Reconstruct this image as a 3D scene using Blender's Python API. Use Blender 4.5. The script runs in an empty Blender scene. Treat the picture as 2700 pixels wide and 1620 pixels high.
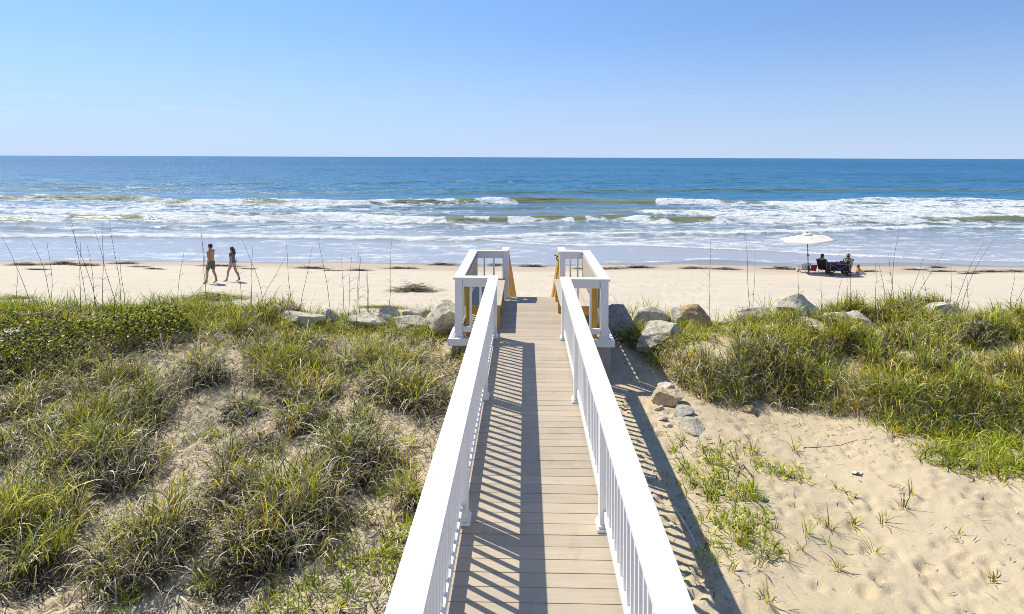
import bpy, bmesh, math, random
import numpy as np
from mathutils import Vector, Matrix

random.seed(11)
RNG = np.random.default_rng(11)
R = math.radians
PI = math.pi
DENOISE = True
scene = bpy.context.scene
COL = scene.collection

# ------------------------------------------------------------------ camera
CAMZ = 6.4
F = 1650.0            # focal length in photo pixels
HY = 415.0            # horizon row
YAW, ROLL = R(1.215), R(0.2)
cam_d = bpy.data.cameras.new('camera')
cam = bpy.data.objects.new('camera', cam_d)
COL.objects.link(cam)
CM = Matrix.Translation((0, 0, CAMZ)) @ Matrix.Rotation(YAW, 4, 'Z') @ Matrix.Rotation(R(90), 4, 'X') @ Matrix.Rotation(ROLL, 4, 'Z')
cam.matrix_world = CM
cam_d.sensor_width = 36
cam_d.lens = F / 2700 * 36
cam_d.shift_y = -(810 - HY) / 2700
cam_d.clip_start = 0.1
cam_d.clip_end = 60000
scene.camera = cam
CR = np.array(CM.to_3x3())


def ray(px, py):
    d = CR @ np.array([(px - 1350) / F, -(py - HY) / F, -1.0])
    return d


# ------------------------------------------------------------------ noise
_T = np.random.default_rng(5).random((256, 256))


def vnoise(x, y, s=0):
    x = np.asarray(x, float) + 17.3 * s + 1000
    y = np.asarray(y, float) + 9.7 * s + 1000
    xi = np.floor(x).astype(int); yi = np.floor(y).astype(int)
    fx = x - xi; fy = y - yi
    fx = fx * fx * (3 - 2 * fx); fy = fy * fy * (3 - 2 * fy)
    a = _T[xi & 255, yi & 255]; b = _T[(xi + 1) & 255, yi & 255]
    c = _T[xi & 255, (yi + 1) & 255]; d = _T[(xi + 1) & 255, (yi + 1) & 255]
    return (a * (1 - fx) + b * fx) * (1 - fy) + (c * (1 - fx) + d * fx) * fy


def fbm(x, y, s=0, o=4):
    t = 0; a = 1; n = 0
    for k in range(o):
        t = t + a * vnoise(np.asarray(x) * 2 ** k, np.asarray(y) * 2 ** k, s + 3 * k); n += a; a *= .5
    return t / n


def sstep(a, b, x):
    t = np.clip((np.asarray(x, float) - a) / (b - a), 0, 1)
    return t * t * (3 - 2 * t)


# ------------------------------------------------------------------ ground height
_beachY = [14.8, 16.5, 18, 20, 25, 29, 33, 36, 38.0, 41, 50, 70, 120]
_beachD = [4.0, 4.6, 4.95, 5.2, 5.48, 5.72, 6.02, 6.26, 6.395, 6.47, 6.75, 7.6, 9]
_LY = [-60, -3, 2, 4, 6, 8, 10, 11.5, 12.8] + _beachY
_LD = [4.3, 4.2, 3.95, 3.78, 3.5, 3.25, 3.06, 3.04, 3.32] + _beachD
_RY = [-60, -3, 3, 4, 5, 7.2, 9.2, 10, 10.8, 12, 13] + _beachY
_RD = [4.5, 4.4, 4.05, 3.8, 3.53, 3.46, 3.43, 3.30, 3.15, 3.10, 3.32] + _beachD
_FX = [0, 1.2, 1.6, 2.0, 2.3, 2.6, 3.1, 3.4, 3.6, 4.1, 4.5, 5.1, 6.6, 12, 60]
_FY = [11.6, 11.3, 11.0, 10.5, 9.7, 9.0, 8.9, 9.35, 9.0, 8.9, 8.6, 8.15, 8.2, 8.0, 8.0]


def bank_foot(x):
    return np.interp(x, _FX, _FY)


def ground(x, y, fine=True):
    x = np.asarray(x, float); y = np.asarray(y, float)
    dl = np.interp(y, _LY, _LD); dr = np.interp(y, _RY, _RD)
    t = sstep(-.8, 1.0, x)
    d = dl * (1 - t) + dr * t
    # right: open sand a little lower away from the walk, scarp at the bank foot
    low = sstep(1.6, 3.5, x) * sstep(2, 5.5, y)
    f = bank_foot(x)
    before = 1 - sstep(-.1, .7, y - f)
    d = d + low * before * .12
    up = sstep(-.05, .45, y - f) * (1 - sstep(10.6, 12.2, y)) * sstep(1.4, 2.1, x)
    d = d - up * .27
    dune = sstep(-1, 3, y) * (1 - sstep(13.5, 17, y))
    away = sstep(.9, 2.2, np.abs(x - .07))
    side = np.where(x < 0, 1.0, .35 + .65 * sstep(-.2, .8, y - f))
    d = d - dune * away * side * (fbm(x * .75, y * .75, 1, 2) - .5) * np.where(x < 0, .36, .55)
    d = d - dune * (.3 + .7 * away) * (fbm(x * 2.2, y * 2.2, 4, 3) - .5) * .07
    beach = sstep(15, 20, y)
    d = d - beach * (fbm(x * .06, y * .1, 7, 2) - .5) * .16 - beach * (fbm(x * .5, y * .9, 8, 3) - .5) * .035
    return CAMZ - d


def hit(px, py, z=None):
    """where the ray through a photo pixel meets the ground (or a level)"""
    d = ray(px, py)
    if z is not None:
        t = (z - CAMZ) / d[2]
        return d * t + np.array([0, 0, CAMZ])
    t = np.concatenate([np.linspace(2, 20, 1800), np.linspace(20, 60, 1600)])
    P = d[None, :] * t[:, None] + np.array([0, 0, CAMZ])
    below = P[:, 2] - ground(P[:, 0], P[:, 1]) < 0
    i = int(np.argmax(below)) if below.any() else len(t) - 1
    p = P[i].copy(); p[2] = float(ground(p[0], p[1]))
    return p


# ------------------------------------------------------------------ materials
MATS = {}


def mat(name):
    m = bpy.data.materials.new(name); m.use_nodes = True
    nt = m.node_tree; nt.nodes.clear()
    out = nt.nodes.new('ShaderNodeOutputMaterial')
    MATS[name] = m
    return m, nt, out


def N(nt, typ, **kw):
    n = nt.nodes.new(typ)
    for k, v in kw.items():
        if k.startswith('i_'):
            key = k[2:]
            key = int(key) if key.isdigit() else key
            n.inputs[key].default_value = v
        else:
            setattr(n, k, v)
    return n


def noise_node(nt, vec, scale, detail=4, rough=.55, dist=0):
    n = N(nt, 'ShaderNodeTexNoise')
    n.inputs['Scale'].default_value = scale; n.inputs['Detail'].default_value = detail
    n.inputs['Roughness'].default_value = rough; n.inputs['Distortion'].default_value = dist
    if vec is not None: nt.links.new(vec, n.inputs['Vector'])
    return n.outputs['Fac']


def mapping(nt, vec, sc):
    n = N(nt, 'ShaderNodeMapping'); n.inputs['Scale'].default_value = sc
    nt.links.new(vec, n.inputs['Vector']); return n.outputs['Vector']


def ramp(nt, fac, stops):
    n = N(nt, 'ShaderNodeValToRGB')
    e = n.color_ramp.elements
    while len(e) < len(stops): e.new(.5)
    for k, (p, c) in enumerate(stops):
        e[k].position = p; e[k].color = (*c, 1) if len(c) == 3 else c
    nt.links.new(fac, n.inputs['Fac']); return n.outputs['Color']


def math_node(nt, op, a, b=None, c=None, clamp=False):
    n = N(nt, 'ShaderNodeMath', operation=op); n.use_clamp = clamp
    for k, v in enumerate((a, b, c)):
        if v is None: continue
        if isinstance(v, (int, float)): n.inputs[k].default_value = v
        else: nt.links.new(v, n.inputs[k])
    return n.outputs[0]


def mixc(nt, fac, a, b, blend='MIX'):
    n = N(nt, 'ShaderNodeMix', data_type='RGBA', blend_type=blend)
    for idx, v in ((0, fac), (6, a), (7, b)):
        if isinstance(v, (int, float)): n.inputs[idx].default_value = v
        elif isinstance(v, tuple): n.inputs[idx].default_value = (*v, 1)
        else: nt.links.new(v, n.inputs[idx])
    return n.outputs[2]


def bump(nt, height, strength, dist, normal=None):
    n = N(nt, 'ShaderNodeBump'); n.inputs['Strength'].default_value = strength; n.inputs['Distance'].default_value = dist
    nt.links.new(height, n.inputs['Height'])
    if normal is not None: nt.links.new(normal, n.inputs['Normal'])
    return n.outputs['Normal']


def pos(nt):
    return N(nt, 'ShaderNodeNewGeometry').outputs['Position']


def objc(nt):
    return N(nt, 'ShaderNodeTexCoord').outputs['Object']


def simple(name, col, rough=.6, var=.25, scale=6, bumpd=0.0, spec=.4, metallic=0, sheen=0):
    m, nt, out = mat(name)
    p = N(nt, 'ShaderNodeBsdfPrincipled')
    v = objc(nt)
    f = noise_node(nt, v, scale, 5, .6)
    a = tuple(c * (1 - var) for c in col); b = tuple(min(1, c * (1 + var)) for c in col)
    nt.links.new(ramp(nt, f, [(.3, a), (.7, b)]), p.inputs['Base Color'])
    p.inputs['Roughness'].default_value = rough
    p.inputs['Specular IOR Level'].default_value = spec
    p.inputs['Metallic'].default_value = metallic
    if bumpd: nt.links.new(bump(nt, noise_node(nt, v, scale * 4, 5, .6), .6, bumpd), p.inputs['Normal'])
    nt.links.new(p.outputs[0], out.inputs[0])
    return m


def attr(nt, name):
    return N(nt, 'ShaderNodeAttribute', attribute_name=name)


M_white = simple('white_vinyl', (.80, .79, .765), .38, .025, 3, spec=.35)


def composite(name, col):
    m, nt, out = mat(name)
    p = N(nt, 'ShaderNodeBsdfPrincipled')
    v = pos(nt)
    grain = noise_node(nt, mapping(nt, v, (2.5, 90, 60)), 1, 5, .65)
    tone = attr(nt, 'tone').outputs['Fac']
    c = ramp(nt, grain, [(.25, tuple(k * .86 for k in col)), (.75, tuple(k * 1.1 for k in col))])
    c = mixc(nt, 1.0, c, ramp(nt, tone, [(0, (.9, .9, .91)), (1, (1.06, 1.05, 1.03))]), 'MULTIPLY')
    # worn and spilt patches, a few darker stains
    st = noise_node(nt, mapping(nt, v, (1.7, 1.1, 1)), 1.6, 5, .6, .6)
    c = mixc(nt, ramp(nt, st, [(.58, (0, 0, 0)), (.76, (.5, .5, .5))]), c, (.24, .18, .12))
    dust = noise_node(nt, v, 3.1, 6, .7)
    c = mixc(nt, ramp(nt, dust, [(.5, (0, 0, 0)), (.85, (.35, .35, .35))]), c, (.58, .47, .33))
    nt.links.new(c, p.inputs['Base Color'])
    p.inputs['Roughness'].default_value = .62
    p.inputs['Specular IOR Level'].default_value = .3
    nt.links.new(bump(nt, grain, .25, .002), p.inputs['Normal'])
    nt.links.new(p.outputs[0], out.inputs[0])
    return m


M_deck = composite('composite_deck', (.42, .35, .26))
M_bench = composite('composite_bench', (.47, .40, .32))


def rawwood():
    m, nt, out = mat('raw_pine')
    p = N(nt, 'ShaderNodeBsdfPrincipled')
    v = objc(nt)
    g = noise_node(nt, mapping(nt, v, (22, 22, 2.2)), 1.2, 5, .6, .4)
    c = ramp(nt, g, [(.25, (.30, .16, .02)), (.5, (.52, .32, .045)), (.8, (.62, .42, .08))])
    nt.links.new(c, p.inputs['Base Color']); p.inputs['Roughness'].default_value = .7
    nt.links.new(p.outputs[0], out.inputs[0]); return m


M_pine = rawwood()
M_skirt = simple('skirt_board', (.42, .37, .30), .7, .08, 5)
M_stain = simple('joist_wood', (.22, .16, .09), .8, .25, 5)
M_dark = simple('black_metal', (.02, .02, .022), .4, .2, 4)


def sandmat():
    m, nt, out = mat('sand')
    p = N(nt, 'ShaderNodeBsdfPrincipled')
    v = pos(nt)
    sep = N(nt, 'ShaderNodeSeparateXYZ'); nt.links.new(v, sep.inputs[0])
    big = noise_node(nt, v, .9, 5, .6)
    fine = noise_node(nt, v, 60, 4, .7)
    gr = noise_node(nt, v, 9, 6, .75)
    c = ramp(nt, big, [(.3, (.42, .335, .205)), (.7, (.54, .44, .285))])
    c = mixc(nt, .5, c, ramp(nt, fine, [(.2, (.38, .29, .175)), (.8, (.70, .58, .385))]))
    c = mixc(nt, ramp(nt, gr, [(.56, (0, 0, 0)), (.8, (.55, .55, .55))]), c, (.33, .245, .145))
    vg = attr(nt, 'veg_shade').outputs['Fac']
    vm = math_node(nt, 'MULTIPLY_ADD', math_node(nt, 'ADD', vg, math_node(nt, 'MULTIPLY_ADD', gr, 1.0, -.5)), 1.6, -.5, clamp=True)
    c = mixc(nt, math_node(nt, 'MULTIPLY', vm, .80), c, (.13, .095, .055))  # dark brown painted in as the shade beneath grass and shrub
    # beach: paler, smooth; damp strip towards the water
    z = sep.outputs['Z']; y = sep.outputs['Y']
    onb = math_node(nt, 'MULTIPLY_ADD', y, 1 / 5.0, -16 / 5.0, clamp=True)
    st = noise_node(nt, mapping(nt, v, (.35, 1.6, 1)), 1.0, 6, .65)
    cb = ramp(nt, st, [(.3, (.50, .425, .31)), (.6, (.56, .48, .365)), (.85, (.48, .395, .28))])
    c = mixc(nt, onb, c, cb)
    wob = math_node(nt, 'MULTIPLY_ADD', noise_node(nt, mapping(nt, v, (.12, .5, 1)), 1, 4), .22, -.11)
    zz = math_node(nt, 'ADD', z, wob)
    damp = math_node(nt, 'MULTIPLY', math_node(nt, 'MULTIPLY_ADD', zz, -1 / .13, .36 / .13, clamp=True), onb)
    c = mixc(nt, damp, c, (.43, .345, .25))
    wet = math_node(nt, 'MULTIPLY', math_node(nt, 'MULTIPLY_ADD', zz, -1 / .06, .085 / .06, clamp=True), onb)
    c = mixc(nt, wet, c, (.23, .185, .14))
    nt.links.new(c, p.inputs['Base Color'])
    r = math_node(nt, 'MULTIPLY_ADD', wet, -.78, .95)
    nt.links.new(r, p.inputs['Roughness'])
    p.inputs['Specular IOR Level'].default_value = .35
    h = math_node(nt, 'ADD', math_node(nt, 'MULTIPLY', gr, .8), math_node(nt, 'MULTIPLY', fine, .2))
    dry = math_node(nt, 'SUBTRACT', 1.0, damp)
    b = N(nt, 'ShaderNodeBump'); b.inputs['Distance'].default_value = .05
    nt.links.new(math_node(nt, 'MULTIPLY_ADD', dry, .45, .02), b.inputs['Strength'])
    nt.links.new(h, b.inputs['Height']); nt.links.new(b.outputs[0], p.inputs['Normal'])
    nt.links.new(p.outputs[0], out.inputs[0]); return m


M_sand = sandmat()


def seamat():
    m, nt, out = mat('sea_water')
    v = pos(nt)
    sep = N(nt, 'ShaderNodeSeparateXYZ'); nt.links.new(v, sep.inputs[0])
    y = sep.outputs['Y']
    deep = attr(nt, 'deep').outputs['Fac']
    face = attr(nt, 'face').outputs['Fac']
    foam = attr(nt, 'foam').outputs['Fac']
    c = ramp(nt, deep, [(0, (.36, .33, .30)), (.12, (.29, .29, .29)), (.3, (.11, .18, .245)), (.55, (.020, .140, .245)), (1, (.011, .096, .232))])
    big = noise_node(nt, mapping(nt, v, (.010, .028, 1)), 1, 5, .6)
    c = mixc(nt, math_node(nt, 'MULTIPLY', ramp(nt, big, [(.4, (0, 0, 0)), (.65, (.6, .6, .6))]), deep), c, (.03, .16, .22))
    gust = noise_node(nt, mapping(nt, v, (.004, .018, 1)), 1, 6, .68, .4)
    gust = math_node(nt, 'MULTIPLY', ramp(nt, gust, [(.42, (0, 0, 0)), (.62, (.75, .75, .75))]), deep)
    c = mixc(nt, gust, c, (.05, .17, .31))
    c = mixc(nt, face, c, (.20, .20, .06))
    p = N(nt, 'ShaderNodeBsdfPrincipled')
    nt.links.new(c, p.inputs['Base Color'])
    nt.links.new(math_node(nt, 'MULTIPLY_ADD', deep, .26, .12), p.inputs['Roughness'])
    p.inputs['IOR'].default_value = 1.33
    nt.links.new(math_node(nt, 'MULTIPLY_ADD', deep, -.28, .5), p.inputs['Specular IOR Level'])
    # ripples: three sizes, the largest only out at sea
    n1 = noise_node(nt, mapping(nt, v, (.9, 2.2, 1)), 1.1, 4, .6, .4)
    n2 = noise_node(nt, mapping(nt, v, (.12, .42, 1)), 1, 6, .62, .5)
    n3 = noise_node(nt, mapping(nt, v, (.02, .075, 1)), 1, 4, .6, .4)
    b1 = N(nt, 'ShaderNodeBump'); b1.inputs['Distance'].default_value = .12
    nt.links.new(n1, b1.inputs['Height'])
    nt.links.new(math_node(nt, 'MULTIPLY_ADD', deep, .75, .05), b1.inputs['Strength'])
    b2 = N(nt, 'ShaderNodeBump'); b2.inputs['Distance'].default_value = 2.2
    nt.links.new(n2, b2.inputs['Height']); nt.links.new(deep, b2.inputs['Strength'])
    nt.links.new(b1.outputs[0], b2.inputs['Normal'])
    b3 = N(nt, 'ShaderNodeBump'); b3.inputs['Distance'].default_value = 5
    nt.links.new(n3, b3.inputs['Height']); nt.links.new(math_node(nt, 'MULTIPLY', deep, .8), b3.inputs['Strength'])
    nt.links.new(b2.outputs[0], b3.inputs['Normal'])
    nt.links.new(b3.outputs[0], p.inputs['Normal'])
    # foam: streaks and lace, how much of it is a property of each place
    f1 = noise_node(nt, mapping(nt, v, (.55, 1.15, 1)), 1.0, 7, .68, .9)
    f2 = noise_node(nt, mapping(nt, v, (.16, .5, 1)), 1.0, 5, .6, .6)
    warp = N(nt, 'ShaderNodeTexNoise'); warp.inputs['Scale'].default_value = .9; warp.inputs['Detail'].default_value = 4
    nt.links.new(v, warp.inputs['Vector'])
    vm = N(nt, 'ShaderNodeVectorMath', operation='MULTIPLY_ADD')
    nt.links.new(warp.outputs['Color'], vm.inputs[0]); vm.inputs[1].default_value = (2.2, 1.4, 0)
    nt.links.new(mapping(nt, v, (.55, .95, 0)), vm.inputs[2])
    vo = N(nt, 'ShaderNodeTexVoronoi', feature='DISTANCE_TO_EDGE'); vo.inputs['Scale'].default_value = .85
    nt.links.new(vm.outputs[0], vo.inputs['Vector'])
    lace = math_node(nt, 'MULTIPLY_ADD', vo.outputs['Distance'], -3.2, 1.0, clamp=True)
    pat = math_node(nt, 'ADD', math_node(nt, 'MULTIPLY', f1, 1.6), math_node(nt, 'MULTIPLY', f2, .9))
    pat = math_node(nt, 'ADD', pat, math_node(nt, 'MULTIPLY', lace, .30))
    pat = math_node(nt, 'ADD', pat, -.83)
    k = math_node(nt, 'ADD', pat, math_node(nt, 'MULTIPLY', foam, 1.04))
    fm = math_node(nt, 'MULTIPLY_ADD', k, 1 / .42, -1.02 / .42, clamp=True)
    pf = N(nt, 'ShaderNodeBsdfPrincipled')
    nt.links.new(ramp(nt, f1, [(.3, (.50, .52, .50)), (.5, (.74, .75, .73)), (.7, (.84, .85, .84))]), pf.inputs['Base Color'])
    pf.inputs['Roughness'].default_value = .9; pf.inputs['Specular IOR Level'].default_value = .15
    nt.links.new(bump(nt, noise_node(nt, v, 2.2, 6, .72), 1.0, .35), pf.inputs['Normal'])
    mx = N(nt, 'ShaderNodeMixShader')
    nt.links.new(math_node(nt, 'MULTIPLY', fm, .96), mx.inputs[0])
    nt.links.new(p.outputs[0], mx.inputs[1]); nt.links.new(pf.outputs[0], mx.inputs[2])
    nt.links.new(mx.outputs[0], out.inputs[0]); return m


M_sea = seamat()


def leafmat(name, trans=.35, rough=.5, gloss=.08):
    m, nt, out = mat(name)
    a = attr(nt, 'col').outputs['Color']
    d = N(nt, 'ShaderNodeBsdfDiffuse'); nt.links.new(a, d.inputs[0])
    t = N(nt, 'ShaderNodeBsdfTranslucent')
    nt.links.new(mixc(nt, 1.0, a, (1.35, 1.3, .75), 'MULTIPLY'), t.inputs[0])
    mx = N(nt, 'ShaderNodeMixShader'); mx.inputs[0].default_value = trans
    nt.links.new(d.outputs[0], mx.inputs[1]); nt.links.new(t.outputs[0], mx.inputs[2])
    g = N(nt, 'ShaderNodeBsdfGlossy'); g.inputs['Roughness'].default_value = rough
    g.inputs[0].default_value = (.9, .9, .9, 1)
    m2 = N(nt, 'ShaderNodeMixShader'); m2.inputs[0].default_value = gloss
    nt.links.new(mx.outputs[0], m2.inputs[1]); nt.links.new(g.outputs[0], m2.inputs[2])
    nt.links.new(m2.outputs[0], out.inputs[0]); return m


M_grass = leafmat('grass_blades', .32, .4, .03)
M_leaf = leafmat('shrub_leaves', .30, .4, .03)
M_litter = leafmat('dead_litter', .05, .7, .02)


def rockmat():
    m, nt, out = mat('rock')
    p = N(nt, 'ShaderNodeBsdfPrincipled')
    v = objc(nt)
    tint = attr(nt, 'col').outputs['Color']
    a = noise_node(nt, v, 3.2, 8, .68, .4)
    b = noise_node(nt, v, 14, 6, .7)
    c = ramp(nt, a, [(.3, (.27, .25, .20)), (.45, (.54, .50, .43)), (.6, (.68, .64, .55)), (.75, (.78, .74, .66))])
    c = mixc(nt, ramp(nt, b, [(.53, (0, 0, 0)), (.68, (.8, .8, .8))]), c, (.17, .15, .12))
    c = mixc(nt, 1.0, mixc(nt, 1.0, c, (1.04, .99, .87), "MULTIPLY"), tint, "MULTIPLY")
    nt.links.new(c, p.inputs['Base Color']); p.inputs['Roughness'].default_value = .9
    h = math_node(nt, 'ADD', a, math_node(nt, 'MULTIPLY', b, .4))
    nt.links.new(bump(nt, h, 1.0, .10), p.inputs['Normal'])
    nt.links.new(p.outputs[0], out.inputs[0]); return m


M_rock = rockmat()


# ------------------------------------------------------------------ object helpers
def _lab_check(l):
    if len(l.split()) > 16: print('LONG', len(l.split()), l)


def tag(o, label=None, cat=None, group=None, kind=None):
    if label: o['label'] = label; _lab_check(label)
    if cat: o['category'] = cat
    if group: o['group'] = group
    if kind: o['kind'] = kind
    return o


def empty(name, loc=(0, 0, 0), rz=0):
    o = bpy.data.objects.new(name, None); COL.objects.link(o)
    o.location = loc; o.rotation_euler = (0, 0, rz); o.empty_display_size = .2
    return o


def link(name, me, m, parent=None):
    o = bpy.data.objects.new(name, me); COL.objects.link(o)
    if m is not None and not me.materials: me.materials.append(m)
    if parent is not None: o.parent = parent
    return o


def np_mesh(name, verts, faces, m, parent=None, col=None, smooth=False, attrs=None):
    """verts (n,3); faces (k,3|4) array"""
    me = bpy.data.meshes.new(name)
    verts = np.asarray(verts, np.float32); faces = np.asarray(faces, np.int32)
    k = faces.shape[1]
    me.vertices.add(len(verts)); me.vertices.foreach_set('co', verts.ravel())
    me.loops.add(faces.size); me.loops.foreach_set('vertex_index', faces.ravel())
    me.polygons.add(len(faces)); me.polygons.foreach_set('loop_start', np.arange(0, faces.size, k, dtype=np.int32))
    if smooth: me.polygons.foreach_set('use_smooth', np.ones(len(faces), bool))
    if col is not None:
        a = me.color_attributes.new('col', 'FLOAT_COLOR', 'POINT')
        c4 = np.ones((len(verts), 4), np.float32); c4[:, :3] = col
        a.data.foreach_set('color', c4.ravel())
    for an, av in (attrs or {}).items():
        a = me.attributes.new(an, 'FLOAT', 'POINT'); a.data.foreach_set('value', np.asarray(av, np.float32).ravel())
    me.update(calc_edges=True)
    return link(name, me, m, parent)


class MB:
    """collects boxes, bars and tubes into one mesh"""
    def __init__(s): s.bm = bmesh.new(); s.tl = s.bm.verts.layers.float.new('tone')

    def box(s, x0, x1, y0, y1, z0, z1, tone=.5, bevel=0, M=None):
        vs = [s.bm.verts.new(p) for p in ((x0, y0, z0), (x1, y0, z0), (x1, y1, z0), (x0, y1, z0), (x0, y0, z1), (x1, y0, z1), (x1, y1, z1), (x0, y1, z1))]
        fs = [s.bm.faces.new([vs[i] for i in f]) for f in ((3, 2, 1, 0), (4, 5, 6, 7), (0, 1, 5, 4), (1, 2, 6, 5), (2, 3, 7, 6), (3, 0, 4, 7))]
        if M is not None:
            for v in vs: v.co = M @ v.co
        allv = set(vs)
        if bevel:
            r = bmesh.ops.bevel(s.bm, geom=list({e for f in fs for e in f.edges}), offset=bevel, segments=2, affect='EDGES', profile=.5)
            allv |= set(r['verts'])
        for v in allv:
            if v.is_valid: v[s.tl] = tone
        return s

    def bar(s, a, b, w, h, bevel=0, tone=.5, up=(0, 0, 1)):
        a = Vector(a); b = Vector(b); d = b - a; L = d.length; d.normalize()
        u = Vector(up); sx = d.cross(u)
        if sx.length < 1e-4: sx = d.cross(Vector((0, 1, 0)))
        sx.normalize(); sz = sx.cross(d)
        M = Matrix(((sx.x, d.x, sz.x, a.x), (sx.y, d.y, sz.y, a.y), (sx.z, d.z, sz.z, a.z), (0, 0, 0, 1)))
        return s.box(-w / 2, w / 2, 0, L, -h / 2, h / 2, tone, bevel, M)

    def tube(s, pts, rad, n=8, caps=True):
        pts = [Vector(p) for p in pts]
        if isinstance(rad, (int, float)): rad = [rad] * len(pts)
        rings = []
        for i, p in enumerate(pts):
            d = (pts[min(i + 1, len(pts) - 1)] - pts[max(i - 1, 0)]).normalized()
            u = d.cross(Vector((.13, .97, .2)));
            if u.length < 1e-3: u = d.cross(Vector((1, 0, 0)))
            u.normalize(); w = d.cross(u)
            rings.append([s.bm.verts.new(p + (u * math.cos(t) + w * math.sin(t)) * rad[i]) for t in [2 * PI * k / n for k in range(n)]])
        for a, b in zip(rings, rings[1:]):
            for k in range(n):
                f = s.bm.faces.new((a[k], a[(k + 1) % n], b[(k + 1) % n], b[k])); f.smooth = True
        if caps:
            s.bm.faces.new(rings[0][::-1]); s.bm.faces.new(rings[-1])
        return s

    def ell(s, c, r, M=None, sub=2):
        res = bmesh.ops.create_icosphere(s.bm, subdivisions=sub, radius=1)
        for v in res['verts']:
            v.co = Vector((v.co.x * r[0], v.co.y * r[1], v.co.z * r[2]))
            if M is not None: v.co = M @ v.co
            v.co += Vector(c)
            for f in v.link_faces: f.smooth = True
        return s

    def build(s, name, m, parent=None):
        me = bpy.data.meshes.new(name)
        bmesh.ops.recalc_face_normals(s.bm, faces=s.bm.faces)
        s.bm.to_mesh(me); s.bm.free()
        return link(name, me, m, parent)


def copy_part(o, parent, loc):
    c = o.copy(); COL.objects.link(c); c.parent = parent; c.location = loc
    return c


ORD = ['first', 'second', 'third', 'fourth', 'fifth', 'sixth', 'seventh', 'eighth', 'ninth', 'tenth', 'eleventh', 'twelfth', 'thirteenth', 'fourteenth', 'fifteenth', 'sixteenth', 'seventeenth', 'eighteenth', 'nineteenth', 'twentieth']
ORD += ['twenty-' + k for k in ORD[:9]] + ['thirtieth'] + ['thirty-' + k for k in ORD[:9]]


def place_word(i, n):
    if i == 0: return 'leftmost'
    if i == n - 1: return 'rightmost'
    if i < n / 2: return ORD[i] + ' from the left'
    k = n - 1 - i
    return ORD[k] + ' from the right'


# ------------------------------------------------------------------ terrain
def axis(segs):
    out = []
    for a, b, st in segs: out.append(np.arange(a, b, st))
    out.append(np.array([segs[-1][1]])); return np.concatenate(out)


def geo(a, b, s0, g):
    o = [a]; s = s0
    while o[-1] < b: o.append(o[-1] + s); s *= g
    return np.array(o)


gx = np.concatenate([-geo(9, 400, .1, 1.06)[::-1], np.arange(-8.965, 8.97, .036), geo(9, 400, .1, 1.06)])
gy = np.concatenate([-geo(-2.5, 70, .25, 1.15)[::-1], np.arange(2.55, 13.5, .038), np.arange(13.5, 48, .2), geo(48, 110, .4, 1.1)])
GX, GY = np.meshgrid(gx, gy)
GZ = ground(GX, GY)
# footprints and scuffs pressed into the open sand on the right, fewer on the left and on the beach
rf = np.random.default_rng(3)


def dent(cx, cy, a, b, rot, dep):
    i0, i1 = np.searchsorted(gx, [cx - .4, cx + .4]); j0, j1 = np.searchsorted(gy, [cy - .4, cy + .4])
    X = GX[j0:j1, i0:i1] - cx; Y = GY[j0:j1, i0:i1] - cy
    u = (X * math.cos(rot) + Y * math.sin(rot)) / a; w = (-X * math.sin(rot) + Y * math.cos(rot)) / b
    q = u * u + w * w
    r = np.sqrt(q) + (vnoise(X * 14 + cx * 9, Y * 14 + cy * 7) - .5) * .35
    GZ[j0:j1, i0:i1] += -dep * (1 - sstep(.55, 1.15, r)) * (.75 + .5 * sstep(-1, 1, u)) + dep * .4 * np.exp(-(r - 1.35) ** 2 * 9)


for k in range(1500):
    x = rf.uniform(1.2, 8.8); y = rf.uniform(3.1, 9)
    if y > bank_foot(x) - .3: continue
    if y > 6 and rf.random() < .35: continue
    dent(x, y, rf.uniform(.06, .12), rf.uniform(.04, .06), rf.normal(.9, .6), rf.uniform(.009, .032))
for k in range(330):
    dent(rf.uniform(-8.5, -.9), rf.uniform(3, 10), rf.uniform(.06, .14), rf.uniform(.05, .1), rf.uniform(0, PI), rf.uniform(.015, .05))
for k in range(700):
    x, y = rf.uniform(-8.5, 8.5), rf.uniform(18, 33)
    dent(x, y, rf.uniform(.2, .3), rf.uniform(.2, .3), 0, rf.uniform(.006, .02))
ny, nx = GX.shape
idx = np.arange(ny * nx).reshape(ny, nx)
Fq = np.stack([idx[:-1, :-1], idx[:-1, 1:], idx[1:, 1:], idx[1:, :-1]], -1).reshape(-1, 4)
sand = np_mesh('ground', np.stack([GX, GY, GZ], -1).reshape(-1, 3), Fq, M_sand, smooth=True)
tag(sand, 'pale dune and beach sand sloping down to the sea', 'sand', kind='structure')

# ------------------------------------------------------------------ sea
sx = np.concatenate([-geo(70, 30000, .35, 1.06)[::-1], np.arange(-69.8, 69.9, .25), geo(70, 30000, .35, 1.06)])
sy = np.concatenate([np.arange(36, 70, .14), np.arange(70, 118, .2), geo(118, 32000, .25, 1.022)])
SX, SY = np.meshgrid(sx, sy)
uu = SX / SY * F + 1385                    # which of the photo's columns a place lies behind: only used to look up wave shapes
rs = np.random.default_rng(8)


def crest(pts, z):
    W = np.array([hit(a, b, z) for a, b in pts]); o = np.argsort(W[:, 0])
    return np.interp(SX, W[o, 0], W[o, 1])


near = 1 - sstep(100, 160, SY)
Z = np.zeros_like(SX)
chopfade = sstep(40, 75, SY) * (1 - sstep(300, 1200, SY)) * (.55 + .45 * sstep(90, 130, SY))
Z += chopfade * ((fbm(SX * .10, SY * .28, 21, 4) - .5) * .8 + (fbm(SX * .5, SY * 1.1, 22, 3) - .5) * .16)
Z += (fbm(SX * .7, SY * 1.4, 23, 3) - .5) * .05 * sstep(44, 52, SY) * near
FO = np.zeros_like(SX); FACE = np.zeros_like(SX)


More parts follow.
